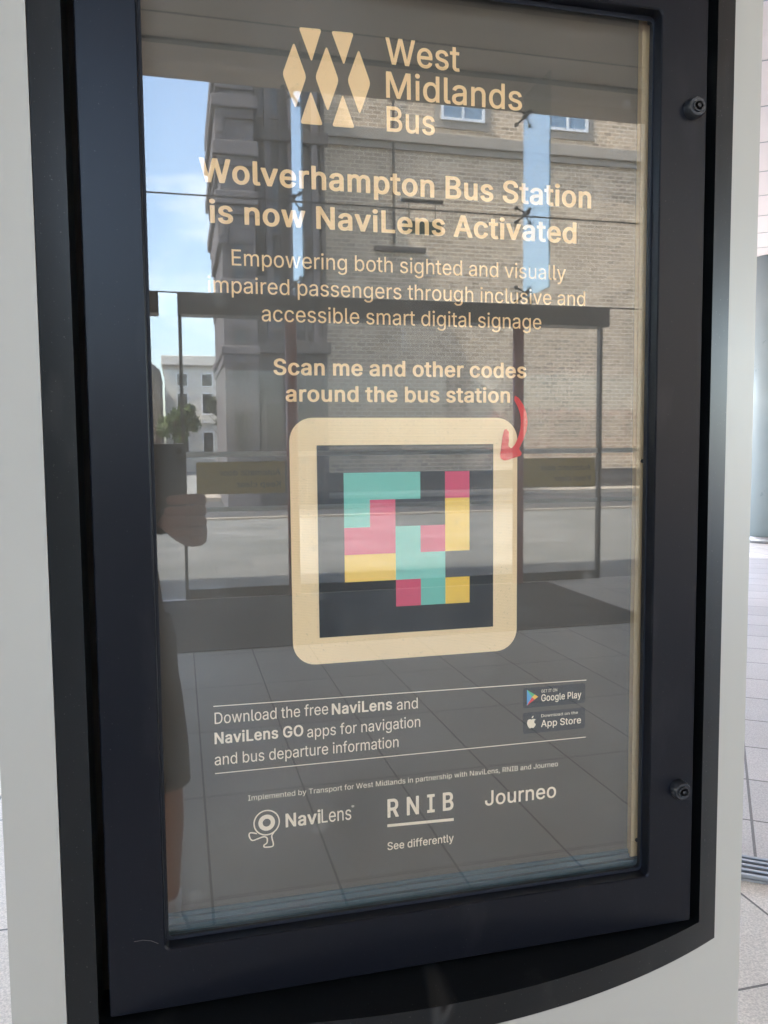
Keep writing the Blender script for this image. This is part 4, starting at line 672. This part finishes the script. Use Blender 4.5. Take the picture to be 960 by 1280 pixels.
tree(-0.1, -40, 3.9, 1.05, 1.25, 2.7, 'leaf', 'bushy green street tree in front of the pale terrace', 3)
tree(2.0, -38, 6.2, 0.75, 2.1, 4.1, 'leaf_dk', 'narrow dark street tree beside the stone corner building', 5, 900)

# ------------------------------------------------------------------ the information totem
CX, SAG, HC = 0.3315, 0.076, 0.4145
RAD = HC*HC/(2*SAG)+SAG/2
CYC = RAD-SAG
def arc(x, off=0.0): return CYC-math.sqrt((RAD-off)**2-(x-CX)**2)
XL, XR = CX-0.5165, CX+0.5165        # outer edges of the body
SL, SR = CX-0.449, CX+0.449          # outer edges of the black surround
OL, OR = CX-0.411, CX+0.411          # door opening in the surround
Z0, Z1, Z2, Z3 = 0.7755, 0.815, 2.147, 2.187
def span(a, b, n): return [a+(b-a)*i/n for i in range(n+1)]
def curved(bm, xs, z0, z1, off=0.0):
    lo = [bm.verts.new((x, arc(x, off), z0)) for x in xs]; hi = [bm.verts.new((x, arc(x, off), z1)) for x in xs]
    for i in range(len(xs)-1): bm.faces.new((lo[i], lo[i+1], hi[i+1], hi[i]))
def strip(bm, a, b):
    """quads between two polylines of 3D points"""
    va = [bm.verts.new(p) for p in a]; vb = [bm.verts.new(p) for p in b]
    for i in range(len(a)-1): bm.faces.new((va[i], va[i+1], vb[i+1], vb[i]))

T = thing('information_totem', 'pale grey curved totem with black framed glass poster case', 'information totem', (CX, 0.1, 0))
ZT = 2.52
b = B()
full = sorted(set([round(v, 5) for v in span(XL, XR, 40)] + [round(SL, 5), round(SR, 5)]))
curved(b, full, 0.0, Z0); curved(b, full, Z3, ZT)
curved(b, [x for x in full if x <= SL+1e-4], Z0, Z3); curved(b, [x for x in full if x >= SR-1e-4], Z0, Z3)
ye = arc(XL); yb = ye+0.13
def back(x): return yb + (ye-arc(x))
for x in (XL, XR): strip(b, [(x, ye, 0), (x, ye, ZT)], [(x, yb, 0), (x, yb, ZT)])
strip(b, [(x, back(x), 0) for x in full], [(x, back(x), ZT) for x in full])
strip(b, [(x, arc(x), ZT) for x in full], [(x, back(x), ZT) for x in full])
# edges of the cut-out in the grey skin
strip(b, [(SL, arc(SL), Z0), (SL, arc(SL), Z3)], [(SL, arc(SL)+0.01, Z0), (SL, arc(SL)+0.01, Z3)])
strip(b, [(SR, arc(SR), Z0), (SR, arc(SR), Z3)], [(SR, arc(SR)+0.01, Z0), (SR, arc(SR)+0.01, Z3)])
bmesh.ops.remove_doubles(b, verts=b.verts, dist=0.0004)
bmesh.ops.recalc_face_normals(b, faces=b.faces)
o = obj('body', b, 'grey', T, True)
es = o.modifiers.new('edge', 'EDGE_SPLIT'); es.split_angle = math.radians(35)

b = B(); e = 0.0012
sx = span(SL+e, SR-e, 40)
curved(b, sx, Z0+e, Z1, -0.001); curved(b, sx, Z2, Z3-e, -0.001)
for a, c in ((SL+e, OL), (OR, SR-e)): curved(b, span(a, c, 4), Z1, Z2, -0.001)
YB = 0.062
ox = span(OL, OR, 36)
strip(b, [(x, arc(x, -0.001), Z1) for x in ox], [(x, YB, Z1) for x in ox])
strip(b, [(x, arc(x, -0.001), Z2) for x in ox], [(x, YB, Z2) for x in ox])
for x in (OL, OR): strip(b, [(x, arc(x, -0.001), Z1), (x, arc(x, -0.001), Z2)], [(x, YB, Z1), (x, YB, Z2)])
bmesh.ops.remove_doubles(b, verts=b.verts, dist=0.0003)
bmesh.ops.recalc_face_normals(b, faces=b.faces)
o = obj('surround', b, 'black', T, True)
es = o.modifiers.new('edge', 'EDGE_SPLIT'); es.split_angle = math.radians(35)

# door: flat dark frame, 22 mm deep, with the pane set back inside it
DX0, DX1, DZ0, DZ1 = -0.0665, 0.7295, 0.8185, 2.143
GX0, GX1, GZ0, GZ1 = 0.0, 0.6605, 0.894, 2.068
def ring(bm, outer, inner, y0, y1, ro, ri, bev):
    n = 6
    def loop(rc, r, y): return [bm.verts.new((x, y, z)) for x, z in rrect(rc[0], rc[1], rc[2], rc[3], r, n)]
    o0, o1, o2 = loop((outer[0]+bev, outer[1]-bev, outer[2]+bev, outer[3]-bev), ro, y0), loop(outer, ro, y0+bev), loop(outer, ro, y1)
    i0, i1, i2 = loop((inner[0]-bev, inner[1]+bev, inner[2]-bev, inner[3]+bev), ri, y0), loop(inner, ri, y0+bev), loop(inner, ri, y1)
    for a, c in ((o2, o1), (o1, o0), (o0, i0), (i0, i1), (i1, i2), (i2, o2)):
        for k in range(len(a)): bm.faces.new((a[k], a[(k+1) % len(a)], c[(k+1) % len(a)], c[k]))
    bmesh.ops.recalc_face_normals(bm, faces=bm.faces)
b = B(); ring(b, (DX0, DX1, DZ0, DZ1), (GX0, GX1, GZ0, GZ1), 0.0, 0.030, 0.003, 0.007, 0.0015)
door = obj('door', b, 'door', T)
b = B(); ring(b, (GX0-0.004, GX1+0.004, GZ0-0.004, GZ1+0.004), (GX0+0.004, GX1-0.0018, GZ0+0.004, GZ1-0.006), 0.0185, 0.0198, 0.006, 0.006, 0.0003)
obj('gasket', b, 'gasket', door)
b = B(); box(b, GX0-0.006, GX1+0.006, 0.020, 0.026, GZ0-0.006, GZ1+0.006); obj('glass_pane', b, 'case_glass', door)
for x, z in ((0.7075, 1.9462), (0.7055, 1.0172)):
    b = B(); tube(b, [(x, 0.002, z), (x, -0.009, z), (x, -0.0125, z)], [0.0135, 0.0135, 0.0115], 32); tube(b, [(x, -0.0120, z), (x, -0.0150, z), (x, -0.0150, z), (x, -0.0135, z)], [0.0080, 0.0076, 0.0058, 0.0056], 28); tube(b, [(x, -0.0130, z), (x, -0.0158, z)], 0.0026, 12); lk = obj('lock', b, 'lockm', door, True)
    lk.modifiers.new('edge', 'EDGE_SPLIT').split_angle = math.radians(40)
    # inside of the case
b = B()
box(b, -0.045, 0.705, 0.0502, 0.056, 0.845, 2.12)                         # back
box(b, -0.045, -0.030, 0.0305, 0.050, 0.845, 2.12); box(b, 0.690, 0.705, 0.0305, 0.050, 0.845, 2.12)
box(b, -0.030, 0.690, 0.0305, 0.050, 0.845, 0.868); box(b, -0.030, 0.690, 0.0305, 0.050, 2.10, 2.12)
obj('case_lining', b, 'lining', T)
b = B(); box(b, 0.6535, 0.6730, 0.036, 0.050, 0.905, 2.098, 0.001); rl = obj('clip_rail', b, 'rail', T)
b = B()
for z in (2.069, 1.48, 0.93): cyl(b, (0.6630, 0.036, z), (0.6630, 0.0345, z), 0.0028, 16)
obj('rail_screw', b, 'bracket', rl)
b = B(); box(b, -0.030, 0.690, 0.0285, 0.0498, 0.8685, 0.893, 0.001)
box(b, -0.030, 0.690, 0.034, 0.0498, 0.8935, 0.902, 0.001); box(b, -0.030, 0.690, 0.039, 0.0498, 0.9022, 0.909, 0.001); box(b, -0.030, 0.690, 0.0425, 0.0498, 0.9092, 0.914, 0.0008)
obj('bottom_ledge', b, 'ledge', T)

# ------------------------------------------------------------------ the poster
PY = 0.0450; L1, L2, L3 = PY-0.0006, PY-0.0012, PY-0.0018
P = thing('poster', 'dark grey poster with cream lettering and coloured square code in the glass case', 'poster', (0.32, PY, 0.914))
b = B(); box(b, -0.028, 0.6532, PY, PY+0.0012, 0.9142, 2.098); obj('paper_sheet', b, 'print_grey', P)

# operator mark: rows of lozenges beside three words
loops = []
for k in range(2):
    x = 0.1886+0.0405*k; loops.append(rounded([(x, 2.0152), (x+0.0287, 2.0157), (x+0.0155, 1.9755)], 0.004))
    x = 0.1886+0.0401*k; loops.append(rounded([(x, 1.9010), (x+0.0288, 1.9012), (x+0.0140, 1.9412)], 0.004))
for k in range(3):
    x = 0.1826+0.0405*k; loops.append(rounded([(x, 1.9972), (x-0.0147, 1.9582), (x+0.0005, 1.9178), (x+0.0149, 1.9572)], 0.005))
flat('lozenge_emblem', loops, 'cream', P, L1)
lt = text_loops([('M', 'West')], 0.2982, 0.3965, 1.9830, 0.0325) + text_loops([('M', 'Midlands')], 0.2985, 0.4830, 1.9420, 0.0325) + text_loops([('M', 'Bus')], 0.2990, 0.3628, 1.9008, 0.0315)
flat('operator_lettering', lt, 'cream', P, L1)
lt = text_loops([('B', 'Wolverhampton Bus Station')], 0.0655, 0.5845, 1.8230, 0.0290) + text_loops([('B', 'is now NaviLens Activated')], 0.0765, 0.5630, 1.7752, 0.0282)
flat('heading', lt, 'cream', P, L1)
lt = (text_loops([('R', 'Empowering both sighted and visually')], 0.1018, 0.5475, 1.7258, 0.0196) + text_loops([('R', 'impaired passengers through inclusive and')], 0.0725, 0.5770, 1.6925, 0.0196)
      + text_loops([('R', 'accessible smart digital signage')], 0.1368, 0.5122, 1.6595, 0.0196))
flat('subheading', lt, 'cream', P, L1)
lt = text_loops([('B', 'Scan me and other codes')], 0.1502, 0.4905, 1.5937, 0.0205) + text_loops([('B', 'around the bus station')], 0.1648, 0.4672, 1.5606, 0.0205)
flat('scan_prompt', lt, 'cream', P, L1)

# the coloured code on its cream rounded panel
cp = flat('code_panel', [rrect(0.1683, 0.4780, 1.2218, 1.5405, 0.030)], 'cream_line', P, L1)
QX, QZ, QW, QH = 0.2030, 1.2566, 0.2400, 0.2488
flat('code_square', [[(QX, QZ), (QX+QW, QZ), (QX+QW, QZ+QH), (QX, QZ+QH)]], 'ink', cp, L2)
def cells(outline):  # corners counted in cells from the square's top-left
    return [[(QX+QW*c/7.0, QZ+QH*(1-r/7.0)) for c, r in outline]]
def rect(c0, r0, c1, r1): return [(c0, r0), (c1, r0), (c1, r1), (c0, r1)]
for mat_, out in (('teal', [(1, 1), (4, 1), (4, 2), (2, 2), (2, 3), (1, 3)]), ('pink', rect(5, 1, 6, 2)), ('pink', [(2, 2), (3, 2), (3, 4), (1, 4), (1, 3), (2, 3)]),
                  ('yellow', rect(5, 2, 6, 4)), ('teal', [(3, 3), (4, 3), (4, 4), (5, 4), (5, 6), (4, 6), (4, 5), (3, 5)]), ('pink', rect(4, 3, 5, 4)),
                  ('yellow', rect(1, 4, 3, 5)), ('pink', rect(3, 5, 4, 6)), ('yellow', rect(5, 5, 6, 6))):
    flat('coloured_block', cells(out), mat_, cp, L3, label={'teal': 'teal code block', 'pink': 'pink code block', 'yellow': 'yellow code block'}[mat_])
arrow_body = [(0.4736, 1.5702), (0.4795, 1.5671), (0.4863, 1.5577), (0.4906, 1.5467), (0.4924, 1.5349), (0.4907, 1.5231), (0.4865, 1.5113), (0.4798, 1.4987), (0.4815, 1.4963), (0.4840, 1.4931), (0.4824, 1.4892),
              (0.4738, 1.4869), (0.4641, 1.4839), (0.4578, 1.4832), (0.4531, 1.4864), (0.4527, 1.4919), (0.4543, 1.5036), (0.4560, 1.5154), (0.4585, 1.5248), (0.4619, 1.5256), (0.4653, 1.5212), (0.4653, 1.5114), (0.4645, 1.5028),
              (0.4687, 1.4990), (0.4738, 1.5043), (0.4789, 1.5145), (0.4818, 1.5251), (0.4826, 1.5357), (0.4813, 1.5459), (0.4779, 1.5553), (0.4727, 1.5643)]
flat('curved_arrow', [rounded(arrow_body, 0.0014, 3)], 'red', P, L3)

for z0, z1 in ((1.1776, 1.1707), (1.0902, 1.0878)):
    flat('divider_line', [[(0.0660, z0-0.0006), (0.5845, z1-0.0006), (0.5845, z1+0.0006), (0.0660, z0+0.0006)]], 'cream_pale', P, L1)
lt = (text_loops([('R', 'Download the free')], 0.0672, 0.2130, 1.1545, 0.0150) + text_loops([('B', 'NaviLens')], 0.2178, 0.2995, 1.1530, 0.0152) + text_loops([('R', 'and')], 0.3060, 0.3352, 1.1516, 0.0150)
      + text_loops([('B', 'NaviLens GO')], 0.0665, 0.1798, 1.1284, 0.0152) + text_loops([('R', 'apps for navigation')], 0.1848, 0.3385, 1.1258, 0.0150) + text_loops([('R', 'and bus departure information')], 0.0660, 0.3080, 1.1008, 0.0150))
flat('download_note', lt, 'cream_pale', P, L1)
flat('credit_line', text_loops([('R', 'Implemented by Transport for West Midlands in partnership with NaviLens, RNIB and Journeo')], 0.1067, 0.5416, 1.0497, 0.0072), 'cream_pale', P, L1)

# app badges
for z0, z1, small, big in ((1.1380, 1.1665, 'GET IT ON', 'Google Play'), (1.1012, 1.1313, 'Download on the', 'App Store')):
    bd = flat('app_badge', [rrect(0.4878, 0.5830, z0, z1, 0.0035)], 'badge', P, L1)
    flat('badge_lettering', text_loops([('R', small)], 0.5152, 0.5392 if small[0] == 'G' else 0.5715, z1-0.0082, 0.0042) + text_loops([('M', big)], 0.5150, 0.5765, z0+0.0078, 0.0100), 'cream_pale', bd, L2)
    if small[0] == 'G':
        A_, Bq, C_, D_ = (0.4934, 1.1642), (0.5105, 1.1530), (0.4934, 1.1418), (0.5010, 1.1530)
        U_, V_ = (0.5052, 1.1565), (0.5052, 1.1495)
        for nm, poly in (('p_blue', [A_, D_, C_]), ('p_green', [A_, U_, D_]), ('red', [C_, D_, V_]), ('p_amber', [U_, Bq, V_, D_])):
            flat('badge_icon', [poly], nm, bd, L2)
    else:
        ap = [(0.5008, 1.1213), (0.4978, 1.1219), (0.4950, 1.1207), (0.4938, 1.1176), (0.4943, 1.1137), (0.4962, 1.1104), (0.4982, 1.1088), (0.5006, 1.1095), (0.5030, 1.1088), (0.5052, 1.1106), (0.5069, 1.1138), (0.5048, 1.1163), (0.5050, 1.1190), (0.5068, 1.1206), (0.5040, 1.1219)]
        flat('badge_icon', [catmull(ap, 3), catmull([(0.5008, 1.1228), (0.5014, 1.1252), (0.5034, 1.1265), (0.5029, 1.1240)], 3)], 'cream_pale', bd, L2)

# sponsors' marks at the foot of the poster
cx_, cz_ = 0.1300, 1.0178
legs = [(0.1170, 1.0050), (0.1091, 1.0072), (0.1070, 1.0046), (0.1083, 0.9996), (0.1114, 0.9965), (0.1175, 0.9978), (0.1253, 0.9997), (0.1295, 0.9981), (0.1303, 0.9941), (0.1294, 0.9906), (0.1259, 0.9884), (0.1267, 0.9856), (0.1362, 0.9852), (0.1380, 0.9886), (0.1366, 0.9951), (0.1362, 1.0001), (0.1391, 1.0040)]
mk = [circ(cx_, cz_, 0.0172), circ(cx_, cz_, 0.0154), circ(cx_, cz_, 0.0108), circ(cx_, cz_, 0.0052)]
flat('ring_emblem', mk, 'cream_pale', P, L1)
flat('ring_emblem', [stroke(catmull(legs, 3, False), 0.0018)], 'cream_pale', P, L2)
flat('sponsor_lettering', text_loops([('B', 'Navi')], 0.1545, 0.2008, 1.0082, 0.0188) + text_loops([('R', 'Lens')], 0.2020, 0.2420, 1.0085, 0.0188) + text_loops([('R', '®')], 0.2424, 0.2462, 1.0238, 0.0040), 'cream_pale', P, L1)
lt = text_loops([('B', 'RNIB')], 0.2918, 0.3855, 1.0044, 0.0262, 230)
flat('sponsor_lettering', lt, 'cream_pale', P, L1)
flat('sponsor_underline', [[(0.2914, 0.9915), (0.3858, 0.9888), (0.3858, 0.9928), (0.2914, 0.9955)]], 'cream_pale', P, L1)
flat('sponsor_lettering', text_loops([('M', 'See differently')], 0.2914, 0.3857, 0.9592, 0.0112), 'cream_pale', P, L1)
flat('sponsor_lettering', text_loops([('M', 'Journeo')], 0.4315, 0.5390, 1.0045, 0.0215), 'cream_pale', P, L1)

# stray fibre on the frame's lower left corner
b = B(); tube(b, [(-0.036, -0.0006, 0.9105), (-0.026, -0.0008, 0.9110), (-0.016, -0.0008, 0.9085), (-0.008, -0.0006, 0.9035)], 0.00022, 5)
o = obj('stray_fibre', b, 'hairline'); o['label'] = 'thin pale fibre clinging to the dark frame near the lower left glass corner'; o['category'] = 'fibre'

# ------------------------------------------------------------------ the photographer and the phone
def skin_mesh(verts, edges, levels=2):
    me = bpy.data.meshes.new('tmp'); me.from_pydata([v[:3] for v in verts], edges, []); me.update()
    o = bpy.data.objects.new('tmp', me); COL.objects.link(o)
    o.modifiers.new('skin', 'SKIN'); 
    sk = me.skin_vertices[0].data
    for i, v in enumerate(verts):
        r = v[3]; sk[i].radius = (r, r) if not isinstance(r, tuple) else r
        sk[i].use_root = (i == 0)
    sb = o.modifiers.new('sub', 'SUBSURF'); sb.levels = levels; sb.render_levels = levels
    bpy.context.view_layer.update()
    dg = bpy.context.evaluated_depsgraph_get()
    res = bpy.data.meshes.new_from_object(o.evaluated_get(dg))
    bpy.data.objects.remove(o); bpy.data.meshes.remove(me)
    return res
def join(meshes):
    b = B()
    for me in meshes: b.from_mesh(me)
    return b
PB = thing('person', 'person in dark tee and charcoal shorts holding up a phone', 'person', (-0.17, -1.50, 0))
V = [(-0.165, -1.50, 0.93, 0.115), (-0.19, -1.50, 1.10, 0.105), (-0.225, -1.51, 1.28, 0.115), (-0.245, -1.50, 1.42, 0.075), (-0.25, -1.49, 1.50, 0.052), (-0.25, -1.475, 1.575, 0.075), (-0.25, -1.47, 1.655, 0.088), (-0.25, -1.48, 1.71, 0.065),
     (-0.11, -1.49, 1.40, 0.055), (-0.02, -1.46, 1.325, 0.045), (0.045, -1.40, 1.265, 0.040), (0.062, -1.24, 1.272, 0.037), (0.074, -1.10, 1.285, 0.026), (0.072, -1.045, 1.31, 0.028),
     (-0.385, -1.51, 1.40, 0.055), (-0.43, -1.51, 1.26, 0.045), (-0.45, -1.50, 1.12, 0.040), (-0.445, -1.44, 0.97, 0.034), (-0.44, -1.39, 0.87, 0.025), (-0.44, -1.365, 0.80, 0.03),
     (-0.085, -1.50, 0.86, 0.088), (-0.055, -1.495, 0.66, 0.075), (-0.035, -1.49, 0.48, 0.056), (-0.032, -1.52, 0.34, 0.054), (-0.034, -1.53, 0.20, 0.040), (-0.036, -1.53, 0.085, 0.034),
     (-0.255, -1.50, 0.86, 0.088), (-0.275, -1.495, 0.66, 0.075), (-0.285, -1.49, 0.48, 0.056), (-0.287, -1.52, 0.34, 0.054), (-0.287, -1.53, 0.20, 0.040), (-0.287, -1.53, 0.085, 0.034)]
E_ = [(0, 1), (1, 2), (2, 3), (3, 4), (4, 5), (5, 6), (6, 7), (2, 8), (8, 9), (9, 10), (10, 11), (11, 12), (12, 13), (2, 14), (14, 15), (15, 16), (16, 17), (17, 18), (18, 19),
      (0, 20), (20, 21), (21, 22), (22, 23), (23, 24), (24, 25), (0, 26), (26, 27), (27, 28), (28, 29), (29, 30), (30, 31)]
parts = [skin_mesh(V, E_)]
# right hand: four fingers wrapped over the back of the phone, thumb on its screen side
for i, (z, L) in enumerate(((1.384, 0.074), (1.357, 0.080), (1.330, 0.076), (1.304, 0.060))):
    r = 0.0122 if i < 3 else 0.0108
    parts.append(skin_mesh([(0.070, -1.048, 1.330-0.006*i, 0.014), (0.084, -1.022, z-0.004, 0.0135), (0.083, -0.990, z, r+0.0012), (0.060, -0.973, z+0.001, r+0.0012), (0.084-L, -0.975, z-0.001, r), (0.075-L, -0.980, z-0.002, r*0.8)], [(0, 1), (1, 2), (2, 3), (3, 4), (4, 5)]))
parts.append(skin_mesh([(0.068, -1.058, 1.30, 0.017), (0.058, -1.046, 1.335, 0.014), (0.042, -1.020, 1.375, 0.011), (0.028, -1.014, 1.402, 0.0095)], [(0, 1), (1, 2), (2, 3)]))
parts.append(skin_mesh([(0.072, -1.080, 1.278, 0.027), (0.074, -1.045, 1.287, 0.024), (0.070, -1.020, 1.288, 0.016)], [(0, 1), (1, 2)]))
# left hand hanging, slightly curled
for i in range(4):
    y = -1.395+0.020*i; L = (0.075, 0.085, 0.088, 0.078)[::-1][i]
    parts.append(skin_mesh([(-0.44, -1.375+0.006*(i-1.5), 0.82, 0.013), (-0.435, y, 0.765, 0.0105), (-0.425, y+0.006, 0.765-L*0.5, 0.0092), (-0.408, y+0.010, 0.765-L*0.85, 0.008)], [(0, 1), (1, 2), (2, 3)]))
parts.append(skin_mesh([(-0.438, -1.35, 0.83, 0.014), (-0.425, -1.315, 0.79, 0.011), (-0.412, -1.305, 0.755, 0.0095)], [(0, 1), (1, 2)]))
# face: nose, ears
parts.append(skin_mesh([(-0.25, -1.392, 1.665, 0.010), (-0.25, -1.378, 1.640, 0.013), (-0.25, -1.372, 1.622, 0.015)], [(0, 1), (1, 2)], 1))
for s in (-1, 1): parts.append(skin_mesh([(-0.25+s*0.082, -1.485, 1.66, 0.012), (-0.25+s*0.092, -1.495, 1.645, 0.016), (-0.25+s*0.084, -1.487, 1.615, 0.009)], [(0, 1), (1, 2)], 1))
body = obj('body', join(parts), 'skin', PB, True)
b = B()
for s in (-1, 1): bmesh.ops.create_uvsphere(b, u_segments=12, v_segments=8, radius=0.012, matrix=Matrix.Translation((-0.25+s*0.032, -1.394, 1.655)))
obj('eyes', b, 'eye', PB, True)
b = B(); tube(b, [(-0.275, -1.396, 1.590), (-0.25, -1.387, 1.588), (-0.225, -1.396, 1.590)], [(0.003, 0.003), (0.006, 0.007), (0.003, 0.003)], 10); obj('mouth', b, 'lip', PB, True)
hm = skin_mesh([(-0.25, -1.50, 1.70, 0.088), (-0.25, -1.49, 1.735, 0.075), (-0.25, -1.52, 1.66, 0.085), (-0.25, -1.525, 1.60, 0.06)], [(0, 1), (0, 2), (2, 3)])
obj('hair', hm, 'hair', PB, True)
b = B()
tube(b, [(-0.175, -1.50, 0.86), (-0.185, -1.50, 1.0), (-0.205, -1.505, 1.15), (-0.225, -1.51, 1.28), (-0.24, -1.505, 1.38), (-0.247, -1.50, 1.44), (-0.25, -1.497, 1.465)], [(0.172, 0.125), (0.163, 0.120), (0.165, 0.122), (0.178, 0.128), (0.165, 0.11), (0.10, 0.085), (0.068, 0.066)], 28, False)
tube(b, [(-0.15, -1.50, 1.38), (-0.10, -1.49, 1.395), (-0.03, -1.465, 1.33), (0.005, -1.44, 1.30)], [0.062, 0.068, 0.060, 0.058], 18, False)
tube(b, [(-0.34, -1.51, 1.38), (-0.39, -1.51, 1.39), (-0.425, -1.51, 1.28), (-0.44, -1.505, 1.19)], [0.062, 0.068, 0.062, 0.060], 18, False)
obj('tee_shirt', b, 'tee', PB, True)
b = B()
tube(b, [(-0.17, -1.50, 1.0), (-0.168, -1.50, 0.93), (-0.168, -1.50, 0.82)], [(0.166, 0.118), (0.178, 0.125), (0.182, 0.125)], 28, False)
tube(b, [(-0.092, -1.50, 0.88), (-0.075, -1.50, 0.74), (-0.055, -1.495, 0.60), (-0.048, -1.492, 0.485)], [0.098, 0.100, 0.093, 0.089], 22, False)
tube(b, [(-0.248, -1.50, 0.88), (-0.262, -1.50, 0.74), (-0.278, -1.495, 0.60), (-0.284, -1.492, 0.485)], [0.098, 0.100, 0.093, 0.089], 22, False)
obj('shorts', b, 'shorts', PB, True)
for x, tx in ((-0.036, 0.055), (-0.287, -0.03)):
    sm = skin_mesh([(x, -1.545, 0.052, 0.040), (x, -1.48, 0.052, 0.040), (x+tx*0.5, -1.40, 0.042, 0.038), (x+tx, -1.345, 0.036, 0.032), (x, -1.54, 0.11, 0.043)], [(0, 1), (1, 2), (2, 3), (0, 4)])
    sh = obj('shoe', sm, 'shoe', PB, True)
    b = B(); tube(b, [(x+tx*0.35, -1.45, 0.0045), (x+tx*0.35, -1.45, 0.020)], [(0.046, 0.142), (0.045, 0.14)], 28); obj('sole', b, 'sole', sh)

PH = thing('phone', 'dark slim phone held upright in the raised hand', 'phone', (0.011, -0.996, 1.355))
b = B(); box(b, -0.028, 0.050, -1.0015, -0.9935, 1.355, 1.517, 0.003); obj('case', b, 'phone', PH)
b = B(); box(b, -0.0272, 0.0492, -1.0045, -1.0015, 1.3558, 1.5162, 0.001); obj('screen', b, 'lens', PH)
b = B(); box(b, -0.024, 0.046, -1.0000, -0.9955, 1.5172, 1.5182); obj('rim_highlight', b, 'rim_highlight', PH)  # pale strip standing in for the highlight along the phone's top edge
b = B(); cyl(b, (0.0322, -0.9937, 1.5), (0.0322, -0.9915, 1.5), 0.008, 24); cyl(b, (0.0322, -0.9937, 1.478), (0.0322, -0.9915, 1.478), 0.008, 24); obj('camera_lens', b, 'lens', PH)
